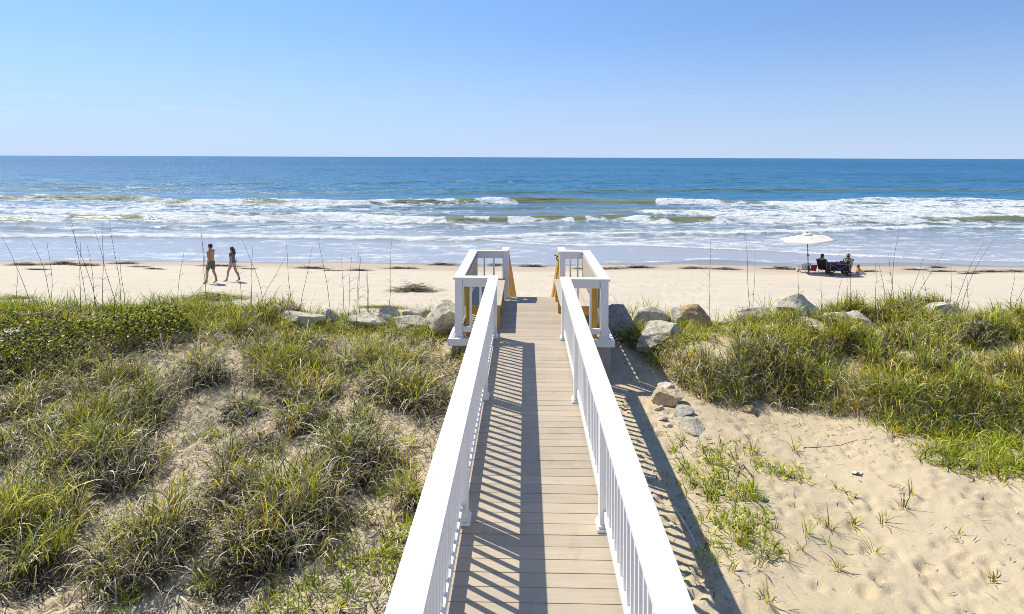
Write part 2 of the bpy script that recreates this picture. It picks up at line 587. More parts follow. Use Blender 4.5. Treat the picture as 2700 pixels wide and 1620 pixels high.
def wave(pts, zc, amp, brk, wf=.9, wb=2.6, trail=3.0, fstr=.95, seed=0, front=1.6, olive=1.0):
    """a breaking line: steep face towards the beach (smaller y), long back"""
    global Z, FO, FACE
    yc = crest(pts, zc) + (fbm(SX * .09, SX * 0 + seed, seed, 4) - .5) * 3.2
    d = SY - yc
    am = (amp(uu) if callable(amp) else amp) * (.55 + .9 * fbm(SX * .12, SX * 0 + 3 * seed, seed + 1, 3))
    prof = np.where(d < 0, np.exp(-(d / wf) ** 2), np.exp(-(d / wb) ** 2))
    Z = Z + am * prof
    b = brk(uu) if callable(brk) else np.full_like(SX, brk)
    b = np.clip(b + (fbm(SX * .22, SX * 0 + 5 * seed, seed + 2, 3) - .5) * .9, 0, 1)
    fz = np.where(d < 0, np.exp(-(np.minimum(d, 0) / front) ** 2), np.exp(-np.maximum(d, 0) / trail))
    hole = sstep(.50, .66, fbm(SX * .16 + seed, SY * .55, seed + 4, 4)) * sstep(-2.2, -.2, d) * .9 * olive    # gaps where the bare face shows
    FO = np.maximum(FO, fstr * sstep(.25, .6, b) * fz * (1 - hole))
    FACE = np.maximum(FACE, olive * np.where(d < .25, np.exp(-((d + .35 * wf) / (wf * 1.1)) ** 2), np.exp(-((d - .25) / .5) ** 2)))
    return yc


def pw(xs, ys):
    return lambda u: np.interp(u, xs, ys)


A = [(-700, 519), (0, 521), (109, 520), (295, 524), (480, 532), (764, 533), (1092, 531), (1365, 529), (1500, 528), (1700, 529), (1850, 530), (2100, 533), (2400, 531), (2700, 533), (3400, 533)]
B = [(-700, 576), (0, 576), (327, 572), (655, 575), (895, 570), (1092, 580), (1200, 582), (1420, 575), (1640, 574), (1750, 578), (2070, 577), (2400, 580), (2700, 577), (3400, 577)]
B2 = [(-700, 553), (0, 555), (400, 566), (900, 561), (1150, 565), (1500, 553), (1900, 561), (2100, 566), (2700, 558), (3400, 556)]
C0 = [(-700, 620), (0, 622), (400, 622), (900, 626), (1227, 628), (1409, 621), (1800, 618), (2100, 612), (2300, 604), (2700, 602), (3400, 598)]
C1 = [(-700, 627), (400, 628), (900, 629), (1227, 632), (1373, 642), (1700, 648), (2104, 663), (2306, 675), (2700, 690), (3400, 700)]
D = [(-700, 500), (300, 497), (700, 505), (1300, 506), (1800, 503), (2700, 500), (3400, 500)]
E = [(-700, 480), (500, 487), (1200, 480), (2000, 483), (2700, 476), (3400, 480)]
yE = wave(E, .2, pw([0, 3000], [.4, .45]), 0.0, 2.2, 5, 2, 0, 41, olive=.12)
yD = wave(D, .25, pw([0, 400, 900, 1200, 1900, 2700], [.45, .4, .15, .5, .5, .3]), pw([0, 260, 300, 430, 480, 3000], [-.3, -.3, .5, .5, -.3, -.5]), 1.5, 4, 1.2, .7, 51, 1.0, olive=.45)
yA = wave(A, .35, pw([0, 300, 480, 1380, 1700, 1850, 2100, 3000], [.75, .75, .65, .75, .6, .5, .25, .25]),
          pw([0, 90, 130, 260, 330, 480, 560, 1362, 1385, 1700, 1740, 1850, 1920, 2100, 3000], [1.2, 1.2, .35, .1, .3, .6, 1.2, 1.2, -.6, -.6, .7, .6, .2, .9, 1]), 1.0, 3.2, 3.2, 1.0, 61, 2.6)
yB2 = wave(B2, .25, pw([0, 1000, 1300, 1550, 1700, 3000], [.32, .3, .12, .12, .3, .36]), pw([0, 900, 1250, 1550, 1750, 3000], [.8, .75, .1, .1, 1, 1]), .9, 2.4, 3.5, .92, 71, 1.7, olive=.7)
yB = wave(B, .3, .5, pw([0, 100, 180, 330, 400, 1170, 1182, 1216, 1230, 1288, 1296, 1330, 1345, 1508, 1515, 1540, 1552, 3000], [.8, .8, .5, .5, 1.1, 1.1, 0, 0, 1.1, 1, -.1, -.1, 1.2, 1.2, 0, 0, 1.1, .9]), .85, 2.4, 3.0, 1.0, 81, 2.0)
yC0 = wave(C0, .08, .17, 1.05, .6, 2.0, 2.6, .92, 91, .7, olive=.45)
yC1 = wave(C1, .03, pw([0, 1100, 1250, 3000], [.0, .0, .06, .06]), pw([0, 1150, 1250, 3000], [-.5, -.5, 1.2, 1.2]), .22, .8, .5, 1.05, 95, .22, olive=.1)
M1 = [(-700, 545), (0, 547), (500, 545), (1000, 549), (1400, 546), (1900, 548), (2700, 544), (3400, 544)]
M2 = [(-700, 597), (0, 599), (600, 596), (1100, 600), (1500, 597), (2000, 596), (2700, 590), (3400, 590)]
wave(M1, .15, .2, pw([0, 1000, 1300, 1700, 3000], [.55, .5, .1, .2, .6]), .7, 1.8, 2.0, .8, 111, 1.0, olive=.5)
wave(M2, .12, .15, pw([0, 1200, 1400, 1700, 3000], [.55, .5, .2, .4, .55]), .6, 1.4, 1.6, .8, 121, .9, olive=.45)
# foam left lying between the lines
nz = fbm(SX * .05, SY * .16, 31, 4)
bAB = sstep(0, 1.5, yA - SY) * sstep(0, 1.5, SY - yB)
dAB = pw([0, 500, 1000, 1250, 1400, 1750, 1900, 2100, 3000], [.56, .54, .48, .34, .18, .30, .58, .70, .72])(uu)
FO = np.maximum(FO, bAB * np.clip(dAB + (nz - .5) * .5, 0, .86))
up = pw([0, 1900, 1960, 2100, 2280, 2500, 2700, 3400], [0, 0, 1.5, 6, 17, 17, 10, 12])(uu)   # the wide foam field beyond the outer line, right
FO = np.maximum(FO, sstep(0, 2.5, yA + up - SY) * sstep(-1, 1, SY - yA) * np.clip(up / 3, 0, 1) * np.clip(.60 + (nz - .5) * .8, 0, .84))
bBC = sstep(0, 1.2, yB - SY) * sstep(0, .8, SY - yC0)
dBC = pw([0, 400, 900, 1250, 1450, 1800, 2200, 3000], [.43, .46, .48, .42, .30, .44, .48, .48])(uu)
FO = np.maximum(FO, bBC * np.clip(dBC + (nz - .5) * .5, 0, .8))
bCC = sstep(0, .6, yC0 - SY) * sstep(0, .5, SY - yC1)
FO = np.maximum(FO, bCC * np.clip(.46 + (nz - .5) * .5, 0, .7))
bS = sstep(0, 1.5, yC1 - SY)
FO = np.maximum(FO, bS * np.clip(pw([0, 1000, 1300, 1700, 3000], [.34, .33, .26, .12, .10])(uu) + (nz - .5) * .55, 0, .5))
# the water's own edge: a thin broken line of bubbles
Zg = ground(SX, SY)
edge = np.exp(-((Z + .0 - Zg - .012) / .010) ** 2)
FO = np.maximum(FO, .55 * edge * (SY < 46) * (fbm(SX * .25, SY * .3, 33, 2) > .46))
sparse = (fbm(SX * .03, SY * .05, 37, 4) - .5)
FO = np.maximum(FO, sstep(yA + 8, yA + 16, SY) * (1 - sstep(140, 200, SY)) * np.clip(.08 + sparse * .5, 0, .22))
Z += np.where(FO > .55, (fbm(SX * 1.3, SY * 1.8, 35, 3) - .35) * .22 * near * sstep(48, 56, SY), 0)
DEEP = np.interp(SY, [36, 46, 52, 62, 85, 110, 200, 600], [0, .06, .16, .26, .36, .52, .75, 1])
Z = Z * 1.0
nys, nxs = SX.shape
idx = np.arange(nys * nxs).reshape(nys, nxs)
Fs = np.stack([idx[:-1, :-1], idx[:-1, 1:], idx[1:, 1:], idx[1:, :-1]], -1).reshape(-1, 4)
sea = np_mesh('sea', np.stack([SX, SY, Z], -1).reshape(-1, 3), Fs, M_sea, smooth=True,
              attrs={'foam': np.clip(FO, 0, 1.1), 'deep': DEEP, 'face': np.clip(FACE, 0, 1) * (1 - np.clip(FO, 0, 1) * .4)})
tag(sea, 'blue sea with rows of white breakers rolling onto the beach', 'sea', kind='structure')

# ------------------------------------------------------------------ boardwalk
ZD = CAMZ - 2.82          # deck level
ZR = CAMZ - 1.87          # top of the rail caps
LX0, LX1 = -.572, -.41    # left cap
RX0, RX1 = .545, .71      # right cap
LC, RC = (LX0 + LX1) / 2, (RX0 + RX1) / 2
Y0, YP, YE = -1.2, 9.75, 12.64
OL, OR_ = -1.09, 1.29     # outer faces of the bench bays
walk = empty('boardwalk', (0, 0, ZD))
tag(walk, 'beige plank boardwalk with white railings and two bench bays leading down to the beach', 'boardwalk')
walk_off = Vector((0, 0, -ZD))


def wb(mb, name, m, parent=None):
    o = mb.build(name, m, parent or walk)
    if parent is None: o.location = walk_off
    return o


rr = random.Random(4)
mb = MB(); y = Y0; pitch = .1435
while y < YE - .01:
    y1 = min(y + pitch - .0045, YE)
    if y1 > YP + .02: x0, x1 = OL - .05, OR_ + .05
    else: x0, x1 = -.62, .76
    dz = rr.uniform(-.0008, .0008)
    mb.box(x0, x1, y, y1, ZD - .025 + dz, ZD + dz, rr.random(), .0035)
    y += pitch
wb(mb, 'decking', M_deck)
for x in (-.55, .07, .69): wb(MB().box(x - .02, x + .02, Y0, YE - .1, ZD - .27, ZD - .03), 'joist', M_stain)
# white edge trim and beige skirts round the bench bays
for a in ((OL - .1, OL - .052, YP - .05, YE, ZD - .10, ZD - .002), (OR_ + .052, OR_ + .1, YP - .05, YE, ZD - .10, ZD - .002),
          (OL - .1, -.622, YP - .1, YP - .052, ZD - .10, ZD + .008), (.762, OR_ + .1, YP - .1, YP - .052, ZD - .10, ZD + .008)):
    wb(MB().box(*a, .5, .004), 'edge_trim', M_white)
for x0, x1, y0, y1 in ((OL - .045, OL - .01, YP + .02, YE), (OR_ + .01, OR_ + .045, YP + .02, YE), (OL - .044, -.63, YP - .03, YP + .005), (.77, OR_ + .044, YP - .03, YP + .005)):
    wb(MB().box(x0, x1, y0, y1, ZD - .75, ZD - .035, .5, .004), 'skirt_board', M_skirt)
for side in (-.64, .78):
    wb(MB().box(side - .018, side + .018, Y0, YP - .12, ZD - .24, ZD - .004, .5, .004), 'rim_board', M_skirt)
    for yy in (1.2, 3.6, 6.1, 8.5):
        s = .11 if side > 0 else -.11
        px = side - (.075 if side > 0 else -.075)
        wb(MB().box(px - .045, px + .045, yy - .045, yy + .045, ZD - 1.9, ZD - .26, .5, .004), 'support_post', M_pine)

# balusters: one shared mesh
bz0, bz1 = .10, .86
_b = MB().box(-.016, .016, -.0165, .0165, bz0, bz1, .5, .003)
me_bal = bpy.data.meshes.new('baluster'); _b.bm.to_mesh(me_bal); _b.bm.free(); me_bal.materials.append(M_white)


def make_post(parent, x, y, h=.93, w=.115, base=True):
    o = MB().box(x - w / 2, x + w / 2, y - w / 2, y + w / 2, 0.001, h, .5, .006).build('post', M_white, parent)
    if base:
        t = MB().box(x - w / 2 - .022, x + w / 2 + .022, y - w / 2 - .022, y + w / 2 + .022, .0015, .028, .5, .006)
        t.box(x - w / 2 - .012, x + w / 2 + .012, y - w / 2 - .012, y + w / 2 + .012, .0285, .05, .5, .006)
        t.build('post_trim', M_white, parent)
    return o


HR = ZR - ZD               # rail height over deck
for name_side, x0, x1, xc, off in (('left', LX0, LX1, LC, 0), ('right', RX0, RX1, RC, -.06)):
    rail = empty('railing'); rail.parent = walk
    rail['label'] = 'long white railing on the %s side of the walkway' % name_side
    YC = YP + .08 + off
    cp = MB(); cy = [Y0] + [YP + .03 + off - 2.47 * k - 1.2 for k in range(0, 5, 2)][::-1] + [YC + .06]
    for a, b in zip(cy, cy[1:]): cp.box(x0, x1, a + .001, b - .001, HR - .036, HR, .5, .006)
    cp.build('cap_rail', M_white, rail)
    py = [YP + .03 + off - 2.47 * k for k in range(5)][::-1]
    m2 = MB(); m3 = MB()
    for a, b in zip(py, py[1:]):
        m2.box(xc - .022, xc + .022, a + .058, b - .058, HR - .14, HR - .0365, .5, .004)
        m3.box(xc - .027, xc + .027, a + .058, b - .058, .085, .165, .5, .004)
    m2.build('upper_rail', M_white, rail); m3.build('lower_rail', M_white, rail)
    for yy in py: make_post(rail, xc, yy, HR - .037)
    rest = MB()
    for a, b in zip(py, py[1:]):
        n = 19
        for k in range(1, n):
            yb = a + (b - a) * k / n
            if yb > 3.15:
                bo = link('baluster', me_bal, None, rail); bo.location = (xc, yb, .015)
            elif yb > -.9:
                rest.box(xc - .019, xc + .019, yb - .019, yb + .019, bz0 + .015, bz1 + .015)
    ro = rest.build('baluster_row', M_white, rail); ro['kind'] = 'stuff'

# bench bays
for sgn, name_side, xo, xi, capx0, capx1, boff in ((-1, 'left', OL, LC, LX0, LX1, 0), (1, 'right', OR_, RC, RX0, RX1, -.06)):
    bay = empty('bench_railing'); bay.parent = walk
    bay['label'] = 'white railing around the %s bench bay' % name_side
    yf, yb = YP + .03 + boff, 12.55
    xpost = xo - sgn * .0575
    # caps
    c = MB()
    co0, co1 = sorted((xo + sgn * .025, xo - sgn * .14))
    c.box(co0, co1, yf - .08, yb + .08, HR - .036, HR, .5, .006)
    fx0, fx1 = sorted((xo - sgn * .1405, capx0 if sgn < 0 else capx1))
    c.box(fx0, fx1 - .0005 if sgn < 0 else fx1, yf - .08, yf + .085, HR - .036, HR - .0008, .5, .006)
    bx0, bx1 = sorted((xo - sgn * .1405, (-.335 if sgn < 0 else .672)))
    c.box(bx0, bx1, yb - .08, yb + .08, HR - .036, HR - .0008, .5, .006)
    # stub of cap running on over the head of the stairs
    sx0, sx1 = (-.465, -.312) if sgn < 0 else (.675, .83)
    c.box(sx0, sx1, yb + .081, yb + .5, HR - .036, HR + .0, .5, .006)
    c.build('cap_rail', M_white, bay)
    make_post(bay, xpost, yf, HR - .037); make_post(bay, xpost, yb, HR - .037)
    xin = (-.312 - .07) if sgn < 0 else (.675 + .075)
    make_post(bay, xin, yb, HR - .037)
    # fascia boards, lower rails
    e0, e1 = sorted((xpost - sgn * .06, xi + sgn * .06))
    MB().box(e0, e1, yf - .025, yf + .02, HR - .155, HR - .0365, .5, .004).build('upper_rail', M_white, bay)
    MB().box(e0, e1, yf - .025, yf + .02, .085, .17, .5, .004).build('lower_rail', M_white, bay)
    g0, g1 = sorted((xpost - sgn * .06, xin + sgn * .06))
    MB().box(g0, g1, yb - .022, yb + .022, HR - .155, HR - .0365, .5, .004).build('upper_rail', M_white, bay)
    MB().box(g0, g1, yb - .022, yb + .022, .085, .17, .5, .004).build('lower_rail', M_white, bay)
    MB().box(xpost - .022, xpost + .022, yf + .06, yb - .06, HR - .125, HR - .0365, .5, .004).build('upper_rail', M_white, bay)
    MB().box(xpost - .025, xpost + .025, yf + .06, yb - .06, .065, .115, .5, .004).build('lower_rail', M_white, bay)
    for fr in ((.30, .66) if sgn < 0 else (.28, .68)):
        for yy, (q0, q1) in ((yf, (e0, e1)), (yb, (g0, g1))):
            bo = link('baluster', me_bal, None, bay); bo.location = (q0 + (q1 - q0) * fr, yy, .013)
    out = MB(); n = 20
    for k in range(1, n):
        yy = yf + (yb - yf) * k / n
        out.box(xpost - .019, xpost + .019, yy - .019, yy + .019, .112, HR - .12)
    ro = out.build('baluster_row', M_white, bay); ro['kind'] = 'stuff'
    # bench
    bench = empty('bench'); bench.parent = walk
    bench['label'] = 'built-in %s bench of beige planks on raw yellow wood' % name_side
    xb = xo - sgn * .15
    xf = -.385 if sgn < 0 else .575
    ys, ye = 10.18, 12.42
    sm = MB(); n = 4
    s0, s1 = sorted((xb, xf)); w = (s1 - s0) / n
    for k in range(n): sm.box(s0 + k * w + .002, s0 + (k + 1) * w - .002, ys, ye, .385, .41, .3 + .15 * k, .003)
    sm.build('seat', M_bench, bench)
    bm_ = MB(); hh = (HR - .06 - .445) / 3
    x0, x1 = sorted((xo - sgn * .122, xo - sgn * .147))
    for k in range(3): bm_.box(x0, x1, yf + .175, ye + .06, .445 + k * hh + .002, .445 + (k + 1) * hh - .003, .3 + .2 * k, .003)
    bm_.build('backrest', M_bench, bench)
    for yy in (ys + .06, (ys + ye) / 2, ye - .06):
        MB().box(s0 + .03, s1 - .03, yy - .02, yy + .02, .25, .384).build('seat_frame', M_pine, bench)
    xl = xf + sgn * .07
    for yy in (ys + .11, (ys + ye) / 2 + .07, ye - .13):
        MB().box(xl - .045, xl + .045, yy - .045, yy + .045, .001, .3845, .5, .004).build('leg', M_pine, bench)
    xr = xo - sgn * .205
    MB().box(xr - .045, xr + .045, yf + .08, yf + .17, .001, HR - .16, .5, .004).build('corner_post', M_pine, bench)

# stairs to the beach with raw wood handrails
st = empty('stairs'); st.parent = walk; st['label'] = 'raw yellow pine stairs with sloping handrails to the beach'
run, rise = .28, .148
tr = MB()
for k in range(15):
    yy = YE + .03 + run * k
    tr.box(-.42, .80, yy, yy + run - .01, -rise * (k + 1) - .04, -rise * (k + 1), rr.random(), .003)
tr.build('tread', M_deck, st)
for x in (-.44, .82):
    MB().bar((x, YE + .05, -.25), (x, YE + run * 15, -.25 - rise * 15 + .05), .04, .26).build('stringer', M_pine, st)
sl = .515
for xa, xz in ((-.355, -.205), (.705, .69)):
    h = MB(); ya, yz = YE - .02, YE + 4.1
    def P(y, dz): return (xa + (xz - xa) * (y - ya) / (yz - ya), y, HR - .06 - sl * (y - ya) + dz)
    h.bar(P(ya, -.03), P(yz, -.03), .055, .20, .004)
    h.build('stair_handrail', M_pine, st)
    h = MB(); h.bar(P(ya, -.40), P(yz, -.40), .05, .14, .004); h.build('stair_midrail', M_pine, st)
    for yy in (YE + .18, YE + 1.9, YE + 3.7):
        p = P(yy, 0); s = -.066 if xa < 0 else .066
        MB().box(p[0] + s - .043, p[0] + s + .043, yy - .043, yy + .043, p[2] - 1.6, p[2] + .05, .5, .004).build('stair_post', M_pine, st)
hk = MB()
hk.tube([(.70, YE + .1, .83), (.66, YE + .1, .80), (.64, YE + .1, .76), (.67, YE + .1, .72), (.70, YE + .1, .73)], .012, 6)
hk.tube([(.66, YE + .1, .80), (.615, YE + .1, .84), (.60, YE + .1, .82)], .011, 6)
hk.build('gate_hook', M_dark, st)

# ------------------------------------------------------------------ rocks
def rock(px, py, w, h, dp, label, name='boulder', tint=(1, 1, 1), seed=0, sink=.36, peak=None, rz=None, group='pale boulders along the dune crest', z=None, cat='boulder', sub=5, tilt=0):
    p = hit(px, py)
    if p[1] > 11.5:
        p = np.array([p[0] / p[1] * 11.5, 11.5, 0]); p[2] = float(ground(p[0], p[1]))
    r = random.Random(seed * 7 + 1)
    bm = bmesh.new(); bmesh.ops.create_icosphere(bm, subdivisions=sub, radius=1)
    V = np.array([v.co[:] for v in bm.verts])
    for k in range(11):
        n = np.array([r.gauss(0, 1), r.gauss(0, 1), r.gauss(0, .8)]); n /= np.linalg.norm(n)
        c = r.uniform(.42, .78)
        d = V @ n - c
        V -= np.outer(np.clip(d, 0, None) * .99, n)
    q = V * 2.6
    rough = (fbm(q[:, 0] + seed + q[:, 2] * .6, q[:, 1] + q[:, 2] * .8, seed, 3) - .5) * .16 + (fbm(V[:, 0] * 9 + V[:, 2] * 5, V[:, 1] * 9 + V[:, 2] * 6, seed + 2, 3) - .5) * .07
    V *= (1 + rough)[:, None]
    V *= np.array([w / 2, dp / 2, h / 2]) / np.abs(V).max(0)
    if peak is not None:
        f = 1 - np.abs(V[:, 0] / (w / 2) - peak) * .75
        V[:, 2] = np.where(V[:, 2] > 0, V[:, 2] * np.clip(f, .12, 1) * 1.15, V[:, 2])
    if tilt:
        V[:, 2] += V[:, 0] * tilt
    for v, c in zip(bm.verts, V): v.co = c
    for f in bm.faces: f.smooth = False
    me = bpy.data.meshes.new(name); bm.to_mesh(me); bm.free()
    a = me.color_attributes.new('col', 'FLOAT_COLOR', 'POINT')
    for d in a.data: d.color = (*tint, 1)
    me.shade_smooth() if hasattr(me, 'shade_smooth') else None
    try: me.set_sharp_from_angle(angle=R(24))
    except Exception: pass
    o = link(name, me, M_rock)
    o.location = (p[0], p[1], (p[2] if z is None else z) + h / 2 - sink * h)
    o.rotation_euler = (0, 0, (r.uniform(-.25, .25) if rz is None else rz))
    if cat == 'boulder': ROCKS.append((o.location.x, o.location.y, w))
    return tag(o, label, cat, group)


ROCKS = []
G1 = 'pale boulders along the dune crest'
rock(795, 852, .85, 0.34, .5, 'low pale slab of rock half hidden in grass, farthest left of the left crest rocks', seed=1, sink=.30)
rock(868, 832, .34, 0.34, .3, 'small rounded pale rock just behind the low slab on the left crest', seed=2, sink=.30)
rock(985, 856, .98, 0.48, .6, 'broad pale boulder in the grass, midway between low slab and pointed boulder', seed=3, sink=.30)
rock(1017, 830, .55, 0.52, .5, 'flat topped pale rock just behind the broad boulder left of the boardwalk', seed=4, sink=.30)
rock(1098, 844, .55, 0.42, .4, 'small flat rock directly left of the pointed boulder', seed=5, sink=.30)
rock(1085, 866, .75, 0.34, .5, 'low grey rock in front of the small flat rock, beside pointed boulder', seed=6, tint=(.9, .92, .9))
rock(1172, 878, .82, 0.8, .7, 'large pointed pale boulder against the left bench bay', seed=7, peak=-.15, sink=.2)
rock(38, 905, .6, 0.4, .5, 'pale rock at the left edge of the photo above the dark shrub', seed=8, group=G1)
rock(1632, 880, .80, 0.78, .6, 'dark grey boulder against the right bench bay', seed=9, tint=(.62, .63, .66))
rock(1712, 836, .88, 0.64, .6, 'rough pale boulder with shaded right end, second from the right bench bay', seed=10)
rock(1782, 825, .4, 0.52, .4, 'small pale wedge of rock left of the tan boulder', seed=11)
rock(1845, 822, .85, 0.78, .7, 'rounded tan boulder on the right crest', seed=12, tint=(.86, .70, .48))
rock(1738, 896, 1.2, 0.56, .7, 'wide pale boulder lying in front of the others right of the boardwalk', seed=13, sink=.46)
rock(1915, 830, .6, 0.44, .4, 'low white slab just right of the tan boulder', seed=14, tint=(1.1, 1.1, 1.1))
rock(2090, 830, 1.15, 0.88, .7, 'big slanting white boulder with dark right face on the right crest', seed=15, peak=.35, tint=(1.08, 1.08, 1.08))
rock(2000, 836, .8, 0.44, .5, 'low pale rock at the left foot of the slanting boulder', seed=16, tint=(1.1, 1.1, 1.08))
rock(2200, 852, .45, 0.44, .4, 'small white rock in the grass right of the slanting boulder', seed=17, tint=(1.1, 1.1, 1.1))
rock(2265, 826, .65, 0.6, .5, 'pale rock with dark right end between slanting boulder and right edge', seed=18)
rock(2470, 838, .7, 0.46, .5, 'pale rock in the grass nearest the right edge', seed=19, tint=(1.1, 1.1, 1.1))
G2 = 'broken stones in the shade beside the boardwalk'
P1 = rock(1755, 1062, .50, .30, .34, 'tan block of broken stone with a white shard on top', 'stone', (1.0, .9, .76), 21, .30, group=G2, cat='stone', sub=4, rz=-.2)
rock(1757, 1058, .24, .14, .2, 'white shard of stone lying on the tan block', 'stone', (1.2, 1.2, 1.22), 22, .1, group=G2, cat='stone', sub=4, z=P1.location.z + .07)
rock(1800, 1090, .34, .14, .3, 'flat grey slab of stone just behind the rounded block', 'stone', (.85, .87, .92), 23, .34, group=G2, cat='stone', sub=4)
rock(1815, 1128, .40, .2, .48, 'rounded grey block of stone, nearest the camera in the rubble', 'stone', (.9, .9, .9), 24, .34, group=G2, cat='stone', sub=4, rz=.25)
rock(1740, 1082, .16, .10, .13, 'small white chip of stone in front of the tan block', 'stone', (1.1, 1.1, 1.15), 25, .34, group=G2, cat='stone', sub=4)
rock(1746, 1106, .17, .10, .13, 'white chip of stone midway down the rubble', 'stone', (1.1, 1.1, 1.15), 26, .34, group=G2, cat='stone', sub=4)
rock(1762, 1126, .15, .09, .12, 'lowest white chip of stone in the rubble', 'stone', (1.1, 1.1, 1.15), 27, .34, group=G2, cat='stone', sub=4)
rock(1975, 1085, .30, .13, .16, 'small weathered tan stone lying alone at the foot of the grassy bank', 'stone', (.8, .66, .5), 28, .34, group=G2, cat='stone', sub=4, rz=.3)

# ------------------------------------------------------------------ grass
def blade_mesh(base, az, L, lean, curl, w, col, nseg=5, twist=None, wob=.14):
    n = len(L)
    P = np.zeros((n, nseg + 1, 3)); P[:, 0] = base
    ds = L / nseg
    h = np.stack([np.cos(az), np.sin(az), np.zeros(n)], -1)
    side_wob = RNG.normal(0, 1, n) * wob
    for k in range(nseg):
        s = (k + .5) / nseg
        th = lean + curl * s ** 1.3
        a2 = az + side_wob * k
        h = np.stack([np.cos(a2), np.sin(a2), np.zeros(n)], -1)
        P[:, k + 1] = P[:, k] + (np.sin(th) * ds)[:, None] * h
        P[:, k + 1, 2] += np.cos(th) * ds
    tw = az + PI / 2 + (RNG.normal(0, .5, n) if twist is None else twist)
    sd = np.stack([np.cos(tw), np.sin(tw), RNG.normal(0, .25, n)], -1)
    prof = np.array([.75, 1, .95, .8, .55, .08]) if nseg == 5 else np.linspace(1, .08, nseg + 1)
    off = sd[:, None, :] * (w[:, None] / 2 * prof[None, :])[:, :, None]
    V = np.stack([P - off, P + off], 2).reshape(n, -1, 3)
    m = (nseg + 1) * 2
    q = np.array([[2 * k, 2 * k + 1, 2 * k + 3, 2 * k + 2] for k in range(nseg)])
    Fc = (np.arange(n)[:, None, None] * m + q[None]).reshape(-1, 4)
    # tips a little paler/drier than bases
    tip = np.linspace(.82, 1.12, nseg + 1)
    C = np.repeat((col[:, None, :] * tip[None, :, None])[:, :, None, :], 2, 2).reshape(-1, 3)
    return V.reshape(-1, 3), Fc, C


PAL = {
    'green': np.array([[.27, .33, .025], [.35, .39, .034], [.44, .45, .05], [.15, .20, .02], [.08, .11, .015]]),
    'bright': np.array([[.36, .46, .022], [.44, .50, .03], [.24, .34, .02]]),
    'dead': np.array([[.74, .64, .44], [.58, .48, .31], [.26, .20, .12], [.07, .05, .032], [.80, .73, .55], [.46, .37, .23]]),
    'grey': np.array([[.62, .57, .47], [.34, .31, .25], [.76, .72, .62], [.08, .066, .05], [.04, .034, .025], [.50, .46, .38]]),
    'yellow': np.array([[.52, .46, .07], [.60, .53, .12], [.42, .40, .045]]),
}


def palette(names, probs, n):
    k = RNG.choice(len(names), n, p=np.array(probs) / sum(probs))
    out = np.zeros((n, 3))
    for i, nm in enumerate(names):
        s = k == i
        out[s] = PAL[nm][RNG.integers(0, len(PAL[nm]), s.sum())]
    out *= RNG.uniform(.6, 1.35, (n, 1))
    return out, k


def in_walk(x, y):
    m = .12
    if y < YP: return -.75 - m < x < .88 + m
    return OL - .15 - m < x < OR_ + .15 + m


CLUMPS = []


class Blades:
    def __init__(s): s.V = []; s.F = []; s.C = []; s.n = 0

    def add(s, V, Fc, C): s.V.append(V); s.F.append(Fc + s.n); s.C.append(C); s.n += len(V)

    def tuft(s, x, y, rad, n, L, live, dome=0.0, dead_names=('dead', 'grey'), live_names=('green', 'yellow'), spread=1.0, w=.008, live_w=(.75, .25), droop=1.0):
        """arching living blades over a skirt of drooping dead ones"""
        r = rad * np.sqrt(RNG.random(n)); a = RNG.random(n) * 2 * PI
        bx = x + r * np.cos(a); by = y + r * np.sin(a)
        bz = ground(bx, by) - .01 + dome
        az = a + RNG.normal(0, .9, n)
        isl = RNG.random(n) < live
        Ls = L * RNG.uniform(.5, 1.2, n) * np.where(isl, 1.0, .95)
        lean = np.where(isl, np.abs(RNG.normal(.18, .25, n)), np.abs(RNG.normal(.5, .4, n))) * spread
        curl = np.where(isl, np.abs(RNG.normal(1.25, .6, n)), RNG.uniform(1.1, 2.9, n)) * droop
        cl, _ = palette(live_names, live_w, n); cd, _ = palette(dead_names, (.55, .45), n)
        cl = cl * RNG.uniform(.75, 1.25) * np.array([RNG.uniform(.85, 1.25), 1, RNG.uniform(.8, 1.2)])
        cd = cd * RNG.uniform(.7, 1.15)
        col = np.where(isl[:, None], cl, cd)
        ww = w * RNG.uniform(.8, 1.55, n)
        s.add(*blade_mesh(np.stack([bx, by, bz], -1), az, Ls, lean, curl, ww, col, wob=np.where(isl, .16, .38)))

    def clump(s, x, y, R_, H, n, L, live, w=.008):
        """a shaggy mound: many small tufts over a low dome of thatch coloured dark as painted shade, greener towards its top"""
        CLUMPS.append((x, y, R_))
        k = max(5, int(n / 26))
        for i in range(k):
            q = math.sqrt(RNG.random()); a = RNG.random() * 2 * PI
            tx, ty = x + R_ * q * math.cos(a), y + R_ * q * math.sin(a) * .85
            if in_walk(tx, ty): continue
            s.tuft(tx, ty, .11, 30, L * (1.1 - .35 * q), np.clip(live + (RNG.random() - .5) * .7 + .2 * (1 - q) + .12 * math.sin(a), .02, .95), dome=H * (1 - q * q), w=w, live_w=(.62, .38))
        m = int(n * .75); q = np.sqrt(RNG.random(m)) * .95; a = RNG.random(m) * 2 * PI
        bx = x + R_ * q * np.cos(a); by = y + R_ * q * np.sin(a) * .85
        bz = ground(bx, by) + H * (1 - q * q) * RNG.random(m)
        col = np.array([.055, .042, .024]) * RNG.uniform(.4, 1.6, (m, 1))  # dead blades, near black to stand for shade deep in the clump
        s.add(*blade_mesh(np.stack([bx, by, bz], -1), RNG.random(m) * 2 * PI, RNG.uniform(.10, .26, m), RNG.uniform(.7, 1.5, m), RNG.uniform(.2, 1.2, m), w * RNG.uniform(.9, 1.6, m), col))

    def build(s, name, m, parent=None, origin=None):
        V = np.concatenate(s.V)
        if origin is not None: V = V - np.array(origin)
        o = np_mesh(name, V, np.concatenate(s.F), m, parent, np.concatenate(s.C), smooth=True)
        if origin is not None: o.location = origin
        return o


